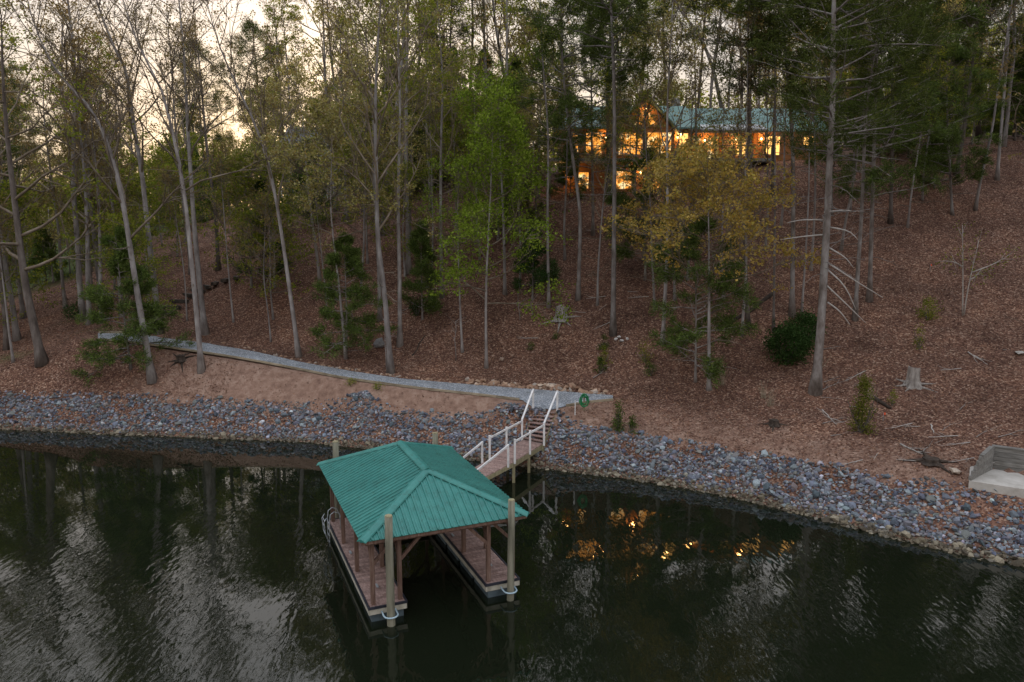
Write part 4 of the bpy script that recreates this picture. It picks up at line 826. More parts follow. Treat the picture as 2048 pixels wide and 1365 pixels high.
stump('short cut stump at the edge of the bare soil above the rocks', 1548, 850, .45, .25, 'log_dark', 4, 8)
def log(label, a, b, r0, r1, mat, name='fallen_log', lift=.0, wob=.02, seed=1, cat='log', twigs=0):
    A, Bq = gp(*a), gp(*b); rg = np.random.default_rng(seed); P = []
    for t in np.linspace(0, 1, 8):
        p = A + (Bq - A) * t; z = gz(p[0], p[1]) + r0 * .7 + lift * t; P.append((p[0] + rg.normal() * wob, p[1] + rg.normal() * wob, z))
    P = np.array(P); c = P.mean(0); mb = MB(); mb.tube(P - c, np.linspace(r0, r1, 8), 7)
    for _ in range(twigs): mb.tube(grow(rg, lerp_poly(P - c, rg.uniform(.2, 1)), (Bq - A) / np.linalg.norm(Bq - A) + rg.normal(size=3) * .5 + [0, 0, .25], .9, 3, .2), np.linspace(.02, .005, 4), 4, False)
    o = mb.build(name, M[mat], loc=c, smooth=True); return tag(o, label, cat)
log('dark rotten log leaning up the slope between the slim trunks', (1436, 664), (1545, 590), .10, .14, 'log_dark', seed=11)
log('rotten grey log lying downhill beside the yellow-green pine', (1740, 795), (1782, 820), .12, .07, 'log_dark', seed=12, twigs=3)
log('forked bleached branch lying on the bare soil above the rocks', (1642, 820), (1672, 850), .035, .015, 'twig_pale', 'fallen_branch', seed=13, cat='branch', twigs=3)
log('pale branch lying uphill of the grey stump near the right edge', (1935, 705), (1975, 730), .035, .015, 'twig_pale', 'fallen_branch', seed=14, cat='branch', twigs=3)
log('thin pale stick pointing at the water near the dark root stump', (1862, 850), (1868, 868), .035, .02, 'twig_pale', 'fallen_branch', seed=15, cat='branch')
log('straight brown pole lying up the slope above the gravel path', (825, 712), (850, 672), .05, .03, 'log_dark', 'fallen_branch', seed=16, cat='branch')
log('dead branch lying across the leaves beside the dark root stump', (1800, 890), (1850, 912), .05, .02, 'stump', 'fallen_branch', seed=17, cat='branch', twigs=5)
rg = np.random.default_rng(21); brmesh = []
for k in range(6):
    mb = MB(); P = grow(rg, (0, 0, 0), (1, .1, 0), 1.2, 4, .12); P[:, 2] *= .2; mb.tube(P, np.linspace(.022, .008, 5), 4, False)
    for _ in range(3): Q = grow(rg, lerp_poly(P, rg.uniform(.2, .9)), (1, rg.normal() * .8, .1), .5, 2, .15); mb.tube(Q, [.011, .008, .004], 3, False)
    brmesh.append(mb.mesh('fallen_twig', M['twig_pale' if k % 2 else 'stump'], True))
for k in range(50):
    px, py = (rng.uniform(1640, 2040), rng.uniform(700, 930)) if k < 26 else (rng.uniform(680, 1500), rng.uniform(450, 760))
    B = gp(px, py); dx = gz(B[0] + .5, B[1]) - B[2]; az = rng.uniform(-.6, .6) + (3.14 if k % 2 else 0)
    o = link('fallen_twig', brmesh[k % 6], None, (B[0], B[1], B[2] + .05)); o.rotation_euler = (0, -math.atan2(gz(B[0] + math.cos(az) * .8, B[1] + math.sin(az) * .8) - B[2], .8), az); o.scale = (rng.uniform(.6, 1.3),) * 3
    if k < 26: tag(o, 'dry fallen twig on the bare soil of the right slope', 'twig', 'twigs on the right slope')
    else: tag(o, 'dry fallen twig in the leaves below the house', 'twig', 'twigs below the house')
def boulder(label, px, py, s, col, k, flat=1.0):
    B = gp(px, py); o = link('boulder', np_mesh('boulder', SHAPES[k] * [1, 1, flat], [IF], np.tile(col, (12, 1)), False, [M['stone']]), None, (B[0], B[1], B[2] + s * .35)); o.scale = (s,) * 3; o.rotation_euler = (0, 0, k); tag(o, label, 'boulder')
boulder('grey boulder at the foot of the big pale-leaved hardwood', 757, 694, .62, (.20, .20, .21), 2, 1.4)
for k, (px, py) in enumerate([(1232, 680), (1243, 684), (1254, 680), (1238, 676)]): boulder('small white stone at the foot of the straight pine', px, py, .16 + .05 * (k == 1), (.55, .53, .52), 3 + k); bpy.context.scene.collection.objects[-1]['group'] = 'white stones by the pine'
boulder('pale flat tan rock at the edge of the concrete slab', 1908, 947, .32, (.42, .36, .30), 5, .5)
boulder('light rock lying on the right slope near the picture-window sapling'.replace('picture-window ', 'twin-stemmed '), 2040, 710, .4, (.38, .37, .35), 7, .7)
boulder('tan rock on the leaf-covered slope above the stone edging', 1004, 722, .3, (.33, .25, .2), 8, .7)

# ------------------------------------------------------------------ timber steps
A = [(272, 664), (290, 652), (308, 640), (325, 628), (342, 618), (358, 606), (375, 594), (395, 585), (412, 577), (430, 570), (450, 564), (470, 559), (486, 555)]
st = empty('timber_steps', gp(300, 648)); tag(st, 'dark timber garden steps climbing the leafy slope from the path', 'steps'); so = np.array(st.location)
PS = [gp(*a) for a in A]
for a, b in zip(PS[:-1], PS[1:]):
    d = b - a; d[2] = 0; d /= np.linalg.norm(d); sd_ = np.array([-d[1], d[0], 0]); c = a - so + [0, 0, .12]
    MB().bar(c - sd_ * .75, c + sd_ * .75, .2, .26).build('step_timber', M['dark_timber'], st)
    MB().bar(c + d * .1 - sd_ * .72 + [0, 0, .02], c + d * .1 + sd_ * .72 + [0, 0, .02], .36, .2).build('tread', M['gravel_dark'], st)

# ------------------------------------------------------------------ covered boat dock
YAW = .403; DX, DY = -1.946, 21.836; W_, L_ = 5.41, 7.844; ZE, ZR, AR = 2.73, 3.892, 2.263; ZD = .50; OV = .263; FW = 1.10
dock = empty('boat_dock', (DX, DY, 0), YAW); tag(dock, 'floating covered boat dock with green metal hip roof and brown decking', 'boat dock')
def part(mb, name, mat, parent=dock, smooth=False): return mb.build(name, M[mat], parent, smooth)
U0, U1, V0, V1 = -W_ / 2 + OV, W_ / 2 - OV, OV, L_ - OV; BW = 1.15      # deck edges, back walk width
pl = .138; gap = .010
mside = MB().box((0, 0, -.03), (FW - .02, pl - gap, 0)).mesh('deck_plank', M['decking'])
nv = int((V1 - V0) / pl)
for s in (0, 1):
    u = U0 + .01 if s == 0 else U1 - FW + .01
    for k in range(nv): link('deck_plank', mside, dock, (u, V0 + k * pl, ZD + rng.normal() * .0015))
mback = MB().box((0, 0, -.03), (U1 - U0 - 2 * FW - .02, pl - gap, 0)).mesh('deck_plank', M['decking'])
for k in range(int(BW / pl)): link('deck_plank', mback, dock, (U0 + FW + .01, V1 - BW + k * pl, ZD))
def rim(name, mat, z0, z1, out, th):
    for s in (0, 1):
        a, b = (U0, U0 + FW) if s == 0 else (U1 - FW, U1); m = MB()
        m.box((a - out, V0 - out - th, z0), (b + out, V0 - out, z1)); part(m, name, mat)
        part(MB().box((a - out - th, V0 - out - th, z0), (a - out, V1 + out, z1)), name, mat); part(MB().box((b + out, V0 - out - th, z0), (b + out + th, (V1 - BW if s == 0 else V1 + out), z1)) if s == 0 else MB().box((b + out, V0 - out - th, z0), (b + out + th, V1 + out, z1)), name, mat)
    part(MB().box((U0 - out, V1 + out, z0), (U1 + out, V1 + out + th, z1)), name, mat)
rim('rim_board', 'fascia', ZD - .24, ZD - .07, 0, .04)
rim('bumper_strip', 'bumper', ZD - .066, ZD + .012, .01, .045)
for s in (0, 1):
    a = U0 if s == 0 else U1 - FW
    for k in range(5):
        v0 = V0 + .03 + k * (V1 - V0) / 5; part(MB().box((a + .05, v0, -.35), (a + FW - .05, v0 + (V1 - V0) / 5 * .86, ZD - .245)), 'float', 'float')
posts = []
vs_ = [V0 + .16, V0 + 2.55, V0 + 4.95, V1 - .16]
PW = .125
for s in (0, 1):
    for inner in (0, 1):
        u = (U0 + .14 if not inner else U0 + FW - .12) if s == 0 else (U1 - .14 if not inner else U1 - FW + .12)
        for i, v in enumerate(vs_):
            m = MB().box((-PW / 2, -PW / 2, 0), (PW / 2, PW / 2, ZE - ZD - .30)); m.build('post', M['post_wood'], dock, loc=(u, v, ZD + .005)); posts.append((u, v, s, inner, i))
zb = ZE - .30
for v in (vs_[0], vs_[-1]): part(MB().box((U0 - .05, v - .07, zb), (U1 + .05, v + .07, zb + .20)), 'beam', 'post_wood')
for u in (U0 + .14, U0 + FW - .12, U1 - FW + .12, U1 - .14): part(MB().box((u - .06, V0 + .25, zb + .003), (u + .06, V1 - .25, zb + .19)), 'beam', 'post_wood')
def brace(a, b): part(MB().bar(a, b, .09, .10), 'brace', 'post_wood')
for u, v, s, inner, i in posts:
    if i in (0, 3):
        dirs = [1 if s == 0 else -1]
        for d in dirs: brace((u + d * .04, v, zb - .62), (u + d * .66, v, zb + .02))
    if inner == 0 or i in (0, 3):
        for d in ((1,) if i == 0 else (-1,) if i == 3 else (-1, 1)): brace((u, v + d * .04, zb - .55), (u, v + d * .58, zb + .02))
# roof: eaves boards, four ribbed slopes, ridge and hip caps
part(MB().box((-W_ / 2 + .05, .05, ZE - .13), (W_ / 2 - .05, .085, ZE - .015)), 'eave_board', 'post_wood'); part(MB().box((-W_ / 2 + .05, L_ - .085, ZE - .13), (W_ / 2 - .05, L_ - .05, ZE - .015)), 'eave_board', 'post_wood')
for sgn in (-1, 1): part(MB().box((sgn * (W_ / 2 - .0675) - .0175, .09, ZE - .13), (sgn * (W_ / 2 - .0675) + .0175, L_ - .09, ZE - .015)), 'eave_board', 'post_wood')
roof = MB().prism([(-W_ / 2 + .02, .02, ZE - .02), (W_ / 2 - .02, .02, ZE - .02), (W_ / 2 - .02, L_ - .02, ZE - .02), (-W_ / 2 + .02, L_ - .02, ZE - .02)], (0, 0, .012)).build('roof', M['post_wood'], dock)
e_ = [np.array(p) for p in [(-W_ / 2, 0, ZE), (W_ / 2, 0, ZE), (W_ / 2, L_, ZE), (-W_ / 2, L_, ZE)]]; r_ = [np.array((0, AR, ZR)), np.array((0, L_ - AR, ZR))]
def slope(poly, a, b, apex):
    """sheet + ribs running up the slope; a-b is the eave, apex polygon the upper edge"""
    m = MB(); m.prism(poly, (0, 0, -.012)); d = (b - a); L = np.linalg.norm(d); d /= L; nrm = np.cross(d, apex[0] - a); nrm /= np.linalg.norm(nrm)
    if nrm[2] < 0: nrm = -nrm
    up = np.cross(nrm, d); up /= np.linalg.norm(up)
    if up[2] < 0: up = -up
    T = [((p - a) @ d, (p - a) @ up) for p in apex]; n = int(L / .2286)
    prof = [(0, 0)] + sorted(T) + [(L, 0)]; xs, ys_ = zip(*prof)
    for k in range(n + 1):
        x = (k + .5) * L / (n + 1); hgt = np.interp(x, xs, ys_)
        if hgt > .08:
            p = a + d * x; q = p + up * (hgt - .03)
            V = [p - d * .026, p - d * .012 + nrm * .042, p + d * .012 + nrm * .042, p + d * .026, q - d * .026, q - d * .012 + nrm * .042, q + d * .012 + nrm * .042, q + d * .026]
            m.add(V, [[(0, 4, 5, 1), (1, 5, 6, 2), (2, 6, 7, 3)], [(0, 1, 2, 3)]])
            for off in (-.076, .076):                  # minor ribs
                x2 = x + off; h2 = np.interp(x2, xs, ys_)
                if h2 > .08:
                    p2 = a + d * x2; q2 = p2 + up * (h2 - .03); m.add([p2 - d * .010, p2 + nrm * .009, p2 + d * .010, q2 - d * .010, q2 + nrm * .009, q2 + d * .010], [[(0, 3, 4, 1), (1, 4, 5, 2)]])
    m.build('roof_panel', M['metal_roof'], roof)
slope([e_[0], e_[1], r_[0]], e_[0], e_[1], [r_[0]]); slope([e_[2], e_[3], r_[1]], e_[2], e_[3], [r_[1]])
slope([e_[3], e_[0], r_[0], r_[1]], e_[3], e_[0], [r_[1], r_[0]]); slope([e_[1], e_[2], r_[1], r_[0]], e_[1], e_[2], [r_[0], r_[1]])
def cap(a, b, name, ext=.0):
    d = b - a; d /= np.linalg.norm(d); s = np.cross(d, (0, 0, 1)); s /= np.linalg.norm(s); m = MB(); up = np.array((0, 0, 1.)); a = a - d * ext; b = b + d * ext
    pr = [(-.17, -.035), (-.145, .0), (-.03, .055), (.03, .055), (.145, .0), (.17, -.035), (0, -.01)]
    V = [p + s * x + up * (z + .02) for p in (a, b) for x, z in pr]; n = 7
    m.add(V, [[(i, (i + 1) % n, (i + 1) % n + n, i + n) for i in range(n)], [tuple(range(n))[::-1], tuple(range(n, 2 * n))]]); m.build(name, M['metal_roof'], roof)
cap(r_[0], r_[1], 'ridge_cap', .10)
for e1, rr in ((e_[0], r_[0]), (e_[1], r_[0]), (e_[2], r_[1]), (e_[3], r_[1])): cap(e1 + (rr - e1) * .004, rr, 'hip_cap')
# mooring hoops, locker, cleats
def hoop(u, v0, r=.21):
    a = np.linspace(math.pi, 2 * math.pi, 11); pts = [(u - r, v0 + .12, ZD - .17), (u - r, v0 - .22, ZD - .19)] + [(u + r * math.cos(t), v0 - .27 + r * math.sin(t), ZD - .19) for t in a] + [(u + r, v0 - .22, ZD - .19), (u + r, v0 + .12, ZD - .17)]
    part(MB().tube(pts, .026, 7), 'mooring_hoop', 'hoop', smooth=True)
PU = [(U0 + .56, V0 - .36), (U1 - .42, V0 - .36)]
for u, v in PU: hoop(u, V0 - .06)
for u, v in ((U0 + .5, V0 + 1.2), (U1 - .5, V0 + 1.2), (U0 + .2, V0 + 4.), (U1 - .9, V0 + 4)): part(MB().box((u - .03, v - .12, ZD + .03), (u + .03, v + .12, ZD + .06)).box((u - .02, v - .05, ZD), (u + .02, v + .05, ZD + .03)), 'cleat', 'galv')
# pilings
def dw(u, v, z=0.0): return np.array((DX + u * math.cos(YAW) - v * math.sin(YAW), DY + u * math.sin(YAW) + v * math.cos(YAW), z))
def piling(label, P, top, r=.125, tilt=(0, 0)):
    zb_ = min(gz(P[0], P[1]) - .6, -.6); e = empty('piling', (P[0], P[1], zb_)); tag(e, label, 'piling'); n = 9; z = np.linspace(0, top - zb_, n); rg = np.random.default_rng(int(abs(P[0]) * 100))
    pts = np.stack([tilt[0] * (z + zb_) + rg.normal(size=n) * .006, tilt[1] * (z + zb_) + rg.normal(size=n) * .006, z], 1); MB().tube(pts, np.linspace(r * 1.08, r * .94, n), 14).build('piling_shaft', M['piling_wood'], e, True)
    MB().tube([pts[-1] + [0, 0, .002], pts[-1] + [0, 0, .03]], [r * .93, r * .85], 14).build('piling_top', M['treated_wood'], e)
piling('weathered mooring piling at the front corner of the left dock finger', dw(*PU[0]), 3.45)
piling('tan mooring piling at the front corner of the right dock finger', dw(*PU[1]), 3.35, .115, (.012, 0))
for lab, (bx, by), top in (('mooring piling showing above the left back corner of the dock roof', (671, 925), None), ('mooring piling showing behind the ridge of the dock roof', (870, 900), None)):
    P = dw(-W_ / 2 + .05, L_ + .15) if bx < 700 else dw(W_ / 2 - 1.0, L_ + .45); d = ray(bx, 884 if bx < 700 else 867); P = np.array((d[0] / d[1] * P[1], P[1], 0)); piling(lab, P, H + d[2] / d[1] * P[1])
# swim ladder hung on the left finger
lad = empty('swim_ladder', dw(U0 - .1, V1 - 1.5, ZD), YAW); tag(lad, 'folded pale tubular swim ladder on the outer edge of the left dock finger', 'ladder')
for v in (0, .46):
    MB().tube([(.38, v, .01), (.36, v, .55), (.26, v, .82), (.08, v, .9), (-.06, v, .80), (-.10, v, .5), (-.12, v, -.42)], .017, 7).build('rail', M['galv'], lad, True)
    MB().tube([(-.14, v, -.3), (-.26, v, .1), (-.30, v, .55), (-.2, v, .7)], .015, 7).build('folding_rail', M['galv'], lad, True)
for z in (.45, .2, -.05, -.32): MB().tube([(-.11, 0, z), (-.11, .46, z)], .014, 6).build('rung', M['galv'], lad, True)
for z in (.1, .35, .58): MB().tube([(-.27, 0, z), (-.27, .46, z)], .014, 6).build('rung', M['galv'], lad, True)
MB().tube([(.37, 0, .5), (.37, .23, .62), (.37, .46, .5)], .018, 6).build('brace', M['galv'], lad, True)

# ------------------------------------------------------------------ gangway: stair, pier, ramp
def cz(x, y, z): return at_z(900 + x * .19531, 760 + y * .19531, z)          # from an enlarged view of the picture
gw = empty('gangway', (0, 33, 0)); tag(gw, 'wooden gangway with white railings from the path down to the dock', 'gangway'); go = np.array((0, 33., 0))
ZP, ZT = 1.02, 2.30
TL, TR = cz(862, 300, ZT), cz(1086, 318, ZT)                     # stair head
FL, FR = cz(748, 612, ZP), cz(952, 652, ZP)                      # stair foot
EL, ER = cz(418, 800, ZP), cz(652, 836, ZP)                      # pier end
RL = EL + (FL - EL) * 0; RR = ER
dwalk = (dw(U1 - 1.75, V1 + .03, ZD + .10), dw(U1 - .35, V1 + .03, ZD + .10))
def planks(a0, a1, b0, b1, n, name='tread', th=.04, frac=.93, mat='decking', dz=0.0):
    for k in range(n):
        t0, t1 = k / n, (k + frac) / n; P = [a0 + (b0 - a0) * t0, a1 + (b1 - a1) * t0, a1 + (b1 - a1) * t1, a0 + (b0 - a0) * t1]; c = sum(P) / 4
        MB().prism([p - c for p in P], (0, 0, -th)).build(name, M[mat], gw, loc=c - go + [0, 0, dz])
n_st = 8
for k in range(n_st):                                             # stair treads: level boards stepping down
    t0, t1 = k / n_st, (k + 1) / n_st; z = ZT - (k + .35) * (ZT - ZP) / n_st
    P = [TL + (FL - TL) * t0, TR + (FR - TR) * t0, TR + (FR - TR) * (t1 + .008), TL + (FL - TL) * (t1 + .008)]; P = [np.array((p[0], p[1], z)) for p in P]; c = sum(P) / 4
    MB().prism([p - c for p in P], (0, 0, -.05)).build('tread', M['decking'], gw, loc=c - go)
planks(FL, FR, EL, ER, int(np.linalg.norm(EL - FL) / .145))
planks(EL + [0, 0, -.02], ER + [0, 0, -.02], dwalk[0], dwalk[1], int(np.linalg.norm(dwalk[0] - EL) / .145), 'ramp_plank')
def beam(a, b, w, hh, name, mat): MB().bar(a - go, b - go, w, hh).build(name, M[mat], gw)
dn = np.array((0, 0, -.16))
for a, b in ((TL, FL), (TR, FR)): beam(a + dn * 1.6, b + dn * 1.4, .06, .26, 'stringer', 'treated_wood')
for a, b in ((FL, EL), (FR, ER)): beam(a + dn, b + dn, .06, .22, 'stringer', 'treated_wood')
for a, b in ((EL, dwalk[0]), (ER, dwalk[1])): beam(a + dn, b + [0, 0, -.12], .06, .18, 'stringer', 'treated_wood')
RH = 1.08
def post(P, nm='rail_post', hh=RH, low=.10): MB().box((-.05, -.05, -low), (.05, .05, hh)).build(nm, M['white_paint'], gw, loc=P - go)
def railing(pts, hh=RH):
    for a, b in zip(pts[:-1], pts[1:]): MB().bar(a - go + [0, 0, hh - .03], b - go + [0, 0, hh - .03], .09, .05).build('handrail', M['white_paint'], gw)
def outw(P, Q, d=.06): v = (P - Q); v[2] = 0; return P + v / np.linalg.norm(v) * d
tl, tr, fl, fr, el, er = outw(TL, TR), outw(TR, TL), outw(FL, FR), outw(FR, FL), outw(EL, ER), outw(ER, EL)
for p in (tl, tr, fl, fr, (fl + el) / 2, (fr + er) / 2, el, er): post(p)
railing([tl, fl]); railing([tr, fr])
for a, b in ((fl, el), (fr, er)): MB().bar(a - go + [0, 0, RH - .12], b - go + [0, 0, RH - .12], .05, .09).build('handrail', M['white_paint'], gw)
d0, d1 = (dwalk[0] - EL), (dwalk[1] - ER); r0a, r1a = outw(EL + d0 * .10, ER + d1 * .1), outw(ER + d1 * .10, EL + d0 * .1); r0b, r1b = outw(EL + d0 * .93, ER + d1 * .93), outw(ER + d1 * .93, EL + d0 * .93)
post(r0a, hh=.98); post(r1a, hh=.98); post(r0b, hh=.12); post(r1b, hh=.12)
for a, b in ((r0a, r0b), (r1a, r1b)): MB().bar(a - go + [0, 0, .93], b - go + [0, 0, .12], .05, .09).build('handrail', M['white_paint'], gw)
for p in (EL, ER, (FL + EL) / 2, (FR + ER) / 2, FL, FR, TL, TR):
    zz = gz(p[0], p[1]) - .4; MB().box((-.07, -.07, zz - p[2]), (.07, .07, -.06)).build('support_post', M['treated_wood'], gw, loc=p - go)

# ------------------------------------------------------------------ garden hose, stake, marker flags
hb = gp(1168, 822); hose = empty('hose_reel', hb); tag(hose, 'coiled green garden hose hung on a post at the end of the path', 'hose')
MB().box((-.04, .02, -.1), (.04, .09, .95)).build('post', M['treated_wood'], hose); a = np.linspace(0, 2 * math.pi * 6, 150); rr = .26 + .08 * np.sin(a * .37) + rng.normal(size=150) * .012
MB().tube(np.stack([rr * .72 * np.cos(a), -.06 + .05 * np.sin(a * .21), .56 + rr * np.sin(a) * 1.05], 1), .022, 5).build('hose_coil', M['hose'], hose, True)
B = gp(1150, 831); o = MB().box((-.02, -.02, -.1), (.02, .02, .78)).build('marker_stake', M['white_paint'], loc=B); tag(o, 'thin white stake beside the coiled hose', 'stake')
for px, py, lab in ((1860, 541, 'tiny orange survey flag high on the right slope'), (1766, 842, 'tiny red survey flag by the rotten log')):
    B = gp(px, py); e = empty('survey_flag', B); tag(e, lab, 'flag'); MB().box((-.008, -.008, -.1), (.008, .008, .4)).build('wire', M['galv'], e); MB().prism([(.008, 0, .28), (.12, .02, .29), (.115, .03, .40), (.008, 0, .4)], (0, .006, 0)).build('flag_cloth', M['flag'], e)

# ------------------------------------------------------------------ concrete slab with plank walls
sl = empty('retaining_wall', SLA, math.atan2(SLX[1], SLX[0])); tag(sl, 'concrete slab with low grey plank retaining walls at the right edge of the bank', 'retaining wall')
MB().box((0, 0, -.55), (7.6, SLD, .0)).build('slab', M['concrete'], sl)
skew = float((SLC - SLA) @ SLX); WH = .95
for k in range(5):
    z = .004 + k * WH / 5; z1 = z + WH / 5 - .012
    MB().box((skew, SLD - .02 - .012 * (k % 2), z), (7.6, SLD + .12, z1)).build('wall_plank', M['wall_plank'], sl)
    a, b = np.array((.02 + .07 * k, .05 + .10 * k, (z + z1) / 2)), np.array((skew - .03, SLD - .06, (z + z1) / 2)); MB().bar(a, b, .10, z1 - z).build('wall_plank', M['wall_plank'], sl)
MB().box((skew - .08, SLD - .06, WH + .004), (7.6, SLD + .2, WH + .05)).build('wall_cap', M['wall_plank'], sl)
MB().bar((.36, .52, WH + .027), (skew - .1, SLD - .1, WH + .027), .16, .045).build('wall_cap', M['wall_plank'], sl)
for k in range(4):
    x = skew + .5 + k * 1.6; MB().box((x, SLD + .125, -.3), (x + .12, SLD + .245, WH - .05)).build('wall_post', M['wall_plank'], sl)

# ------------------------------------------------------------------ the lit house
HX, HY = 4.6, 68.0
hz0 = 14.25; house = empty('lakeside_house', (HX, HY, hz0)); tag(house, 'long wooden house with green metal roofs and glowing windows on the hilltop', 'house')
def hp(mb, name, mat, parent=house): return mb.build(name, M[mat], parent)
F1 = 3.35; EV = 5.85                                                      # upper floor, eave above the base
hp(MB().box((0, 0, -1), (11.3, 9, F1 - .2)), 'wall', 'siding')           # lower storey
hp(MB().box((0, 0, F1 - .195), (11.3, 9, EV)), 'wall', 'siding')         # upper storey, left wing
hp(MB().box((11.3, 2.4, F1 - .6), (17.4, 9, EV)), 'wall', 'siding')      # recessed middle behind the porch
hp(MB().box((17.4, .9, F1 - .8), (23.2, 9, EV - .15)), 'wall', 'siding')
def gable_x(x0, x1, y0, y1, z, zr, name='roof', mat='house_roof', oh=.5):  # ridge along x
    ym = (y0 + y1) / 2; th = .14
    m = MB().prism([(x0 - oh, y0 - oh, z - .12), (x0 - oh, ym, zr), (x0 - oh, y1 + oh, z - .12), (x0 - oh, y1 + oh, z - .12 - th), (x0 - oh, ym, zr - th), (x0 - oh, y0 - oh, z - .12 - th)], (x1 - x0 + 2 * oh, 0, 0)); return hp(m, name, mat)
r1 = gable_x(0, 11.3, 0, 9, EV + .2, EV + 2.6); r2 = gable_x(11.8, 23.2, 1.5, 9, EV + .1, EV + 2.5)
hp(MB().prism([(0, .02, EV), (0, 8.98, EV), (0, 4.5, EV + 2.4)], (.12, 0, 0)), 'gable_wall', 'siding'); hp(MB().prism([(23.08, 1.6, EV - .14), (23.08, 8.9, EV - .14), (23.08, 5.2, EV + 2.2)], (.12, 0, 0)), 'gable_wall', 'siding')
# tall front gable with glass
gx0, gx1, gm = 4.4, 9.6, 7.0; pk = 8.7
hp(MB().prism([(gx0, -.6, EV - .3), (gx1, -.6, EV - .3), (gm, -.6, pk - .35)], (0, 5.2, 0)), 'gable_wall', 'siding'); hp(MB().box((gx0, -.58, F1), (gx1, .1, EV - .305)), 'wall', 'siding')
m = MB().prism([(gx0 - .6, -1.2, EV - .55), (gm, -1.2, pk), (gx1 + .6, -1.2, EV - .55), (gx1 + .6, -1.2, EV - .72), (gm, -1.2, pk - .18), (gx0 - .6, -1.2, EV - .72)], (0, 6, 0)); hp(m, 'roof', 'house_roof')
for pts in ([(gx0 + 1.3, EV + .1), (gm - .12, EV + .1), (gm - .12, pk - 1.2), ], [(gm + .12, EV + .1), (gx1 - 1.3, EV + .1), (gm + .12, pk - 1.2)]):
    w = hp(MB().prism([(x, -.66, z) for x, z in pts], (0, .05, 0)), 'window', 'house_trim'); cx = sum(p[0] for p in pts) / 3; czz = sum(p[1] for p in pts) / 3
    hp(MB().prism([(cx + (x - cx) * .6, -.68, czz + (z - czz) * .6) for x, z in pts], (0, .015, 0)), 'pane', 'window_lit', w)
# porch roof with skylights, porch posts, deck, railing
pr = hp(MB().prism([(10.9, -.3, EV - .05), (10.9, 2.5, EV + .75), (10.9, 2.5, EV + .63), (10.9, -.3, EV - .17)], (6.9, 0, 0)), 'porch_roof', 'porch_roof')
for x in (12.2, 14.7): hp(MB().prism([(x, .45, EV + .19), (x, 1.3, EV + .44), (x, 1.3, EV + .50), (x, .45, EV + .25)], (1.0, 0, 0)), 'skylight', 'skylight', pr)
hp(MB().box((10.9, -.25, EV - .36), (17.8, -.05, EV - .18)), 'porch_beam', 'house_trim')
hp(MB().box((-1.6, -1.9, F1 - .42), (17.8, -.62, F1 - .16)).box((-1.6, -.62, F1 - .42), (gx0 - .01, -.01, F1 - .16)).box((gx1 + .01, -.62, F1 - .42), (17.8, -.01, F1 - .16)), 'deck', 'house_deck'); hp(MB().box((11.31, -.005, F1 - .4), (17.39, 2.39, F1 - .17)), 'porch_floor', 'house_deck')
for x in np.arange(-1.4, 17.9, 2.4): hp(MB().box((x, -1.85, -1.2 if x < 12 else F1 - 2.6), (x + .16, -1.69, F1 - .425)), 'deck_post', 'timber_edge')
for x in (11.0, 13.2, 15.4, 17.6): hp(MB().box((x, -.22, F1 - .15), (x + .15, -.07, EV - .365)), 'porch_post', 'house_trim')
for x in np.arange(-1.55, 17.9, 1.6): hp(MB().box((x, -1.86, F1 - .155), (x + .09, -1.77, F1 + .85)), 'rail_post', 'timber_edge')
for z in (.1, .85): hp(MB().box((-1.6, -1.87, F1 + z), (17.8, -1.76, F1 + z + .07)), 'handrail', 'timber_edge')
def window(x0, x1, z0, z1, y, mat='window_lit', nm=2):
    w = hp(MB().box((x0 - .09, y - .05, z0 - .09), (x1 + .09, y + .03, z1 + .09)), 'window', 'house_trim'); n_ = nm; d = (x1 - x0) / n_
    for k in range(n_): hp(MB().box((x0 + k * d + .03, y - .075, z0), (x0 + (k + 1) * d - .03, y - .055, z1)), 'pane', mat, w)
for a in [(.75, 1.25, F1 + .3, F1 + 2.1, 0, 'window_lit', 1), (1.9, 3.3, F1 + .2, F1 + 2.15, 0), (gx0 + .3, gm - .2, F1 + .25, F1 + 2.1, -.6, 'window_lit', 2), (gm + .2, gx1 - .3, F1 + .25, F1 + 2.1, -.6, 'window_lit', 2), (10.1, 10.9, F1 + .3, F1 + 2.1, 0, 'window_bright', 1),
          (11.7, 12.6, F1 - .1, F1 + 1.95, 2.4, 'window_lit', 1), (13.2, 14.2, F1 + .2, F1 + 1.9, 2.4), (15.9, 16.9, F1 + .4, F1 + 1.9, 2.4, 'window_bright', 2), (17.9, 19.3, F1 + .35, F1 + 1.95, .9, 'window_bright', 2), (21.4, 22.4, F1 + 1.2, F1 + 2.0, .9, 'window_bright', 1),
          (4.6, 6.0, .1, 2.2, 0, 'window_lit', 2), (7.6, 9.0, .0, 2.2, 0, 'window_lit', 2), (1.2, 2.2, .7, 2.1, 0, 'window_lit', 1), (9.5, 10.4, .3, 2.0, 0, 'window_lit', 1)]: window(*a)
dr = hp(MB().box((14.7, 2.33, F1 - .16), (15.6, 2.41, F1 + 1.95)), 'door', 'house_trim'); hp(MB().box((15.45, 2.28, F1 + .85), (15.5, 2.325, F1 + .98)), 'door_handle', 'galv', dr)
ch = hp(MB().box((10.4, 5.2, EV + 1.2), (11.2, 6.0, EV + 3.4)), 'chimney', 'stump', r1)
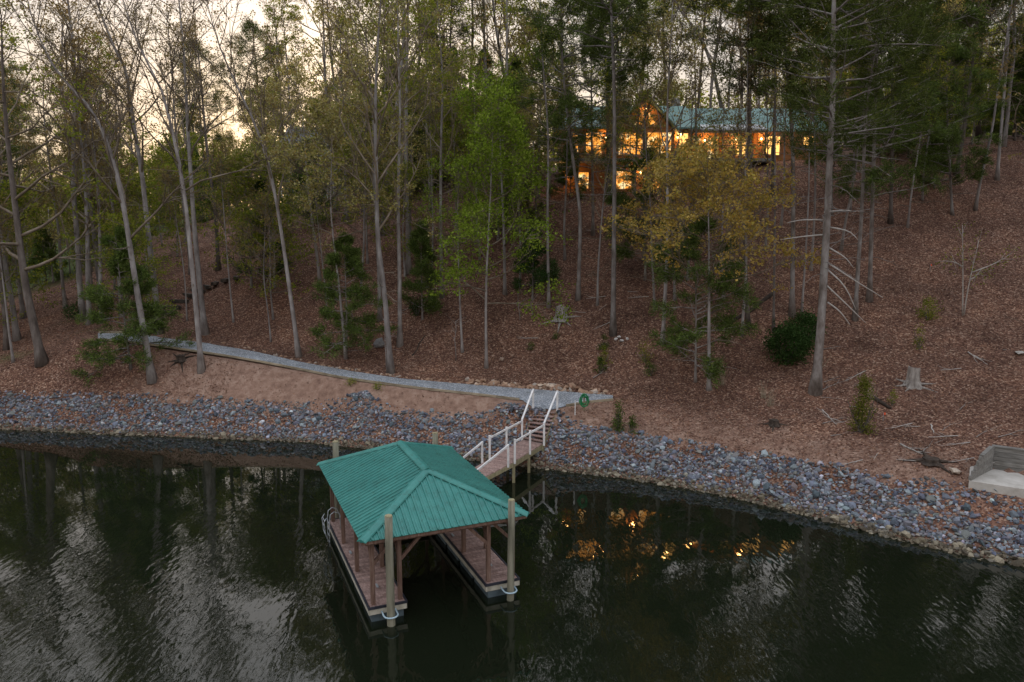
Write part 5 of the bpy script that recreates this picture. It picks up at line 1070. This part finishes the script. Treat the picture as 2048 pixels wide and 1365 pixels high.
for x, z, y, pw in ((.35, 2.05, 0, 14), (3.65, F1 + 1.75, 0, 16), (6.75, 2.1, 0, 18), (12.95, F1 + 1.75, 2.4, 22), (15.78, F1 + 1.75, 2.4, 22), (9.95, F1 + 1.8, 0, 14), (7.0, 7.4, -.6, 14), (17.6, F1 + 1.75, .9, 14)):
    lp = hp(MB().box((x - .06, y - .06, z - .12), (x + .06, y, z + .2)), 'wall_lamp', 'bumper'); hp(MB().tube([(x, y - .16, z - .11), (x, y - .16, z - .02), (x, y - .16, z + .09)], [.05, .09, .04], 8), 'bulb', 'bulb', lp)
    ld = bpy.data.lights.new('wall_lamp_light', 'POINT'); ld.energy = pw * 1.4; ld.color = (1, .48, .14); ld.shadow_soft_size = .12; lo2 = bpy.data.objects.new('wall_lamp_light', ld); COL.objects.link(lo2); lo2.parent = lp; lo2.location = (x, y - .45, z)

# ------------------------------------------------------------------ blue-grey neighbouring house
NX, NY = -25.5, 86.0; nz0 = gz(-20, 86) ; nh = empty('neighbour_house', (NX, NY, nz0)); tag(nh, 'blue-grey neighbouring house half hidden by pale young leaves', 'house')
def npart(mb, name, mat, parent=nh): return mb.build(name, M[mat], parent)
npart(MB().box((0, 0, -1.5), (10.5, 8, 5.6)), 'wall', 'blue_siding')
nr = npart(MB().prism([(-.5, -.5, 5.45), (-.5, 4, 8.0), (-.5, 8.5, 5.45), (-.5, 8.5, 5.3), (-.5, 4, 7.85), (-.5, -.5, 5.3)], (11.5, 0, 0)), 'roof', 'shingle'); npart(MB().prism([(0, .02, 5.6), (0, 7.98, 5.6), (0, 4, 7.75)], (.1, 0, 0)), 'gable_wall', 'blue_siding')
npart(MB().box((2.6, 1.0, 6.0), (3.6, 2.0, 7.6)), 'dormer', 'blue_siding', nr)
npart(MB().box((0, -2.4, 2.3), (8, -.01, 2.5)), 'deck', 'house_deck')
for x in np.arange(.1, 8, 1.3): npart(MB().box((x, -2.36, 2.505), (x + .08, -2.28, 3.4)), 'rail_post', 'white_paint'); 
for z in (2.75, 3.35): npart(MB().box((0, -2.37, z), (8, -2.27, z + .06)), 'handrail', 'white_paint')
for x in (.2, 2.6, 5.2, 7.7): npart(MB().box((x, -2.35, -1.6), (x + .14, -2.21, 2.295)), 'deck_post', 'white_paint')
for x, z in ((1, 3), (3.4, 3), (6.2, 3), (8.8, 3), (1.2, .4), (5, .4)):
    w = npart(MB().box((x - .08, -.06, z - .08), (x + 1.08, .02, z + 1.38)), 'window', 'white_paint'); npart(MB().box((x, -.085, z), (x + 1, -.065, z + 1.3)), 'pane', 'window_dark', w)
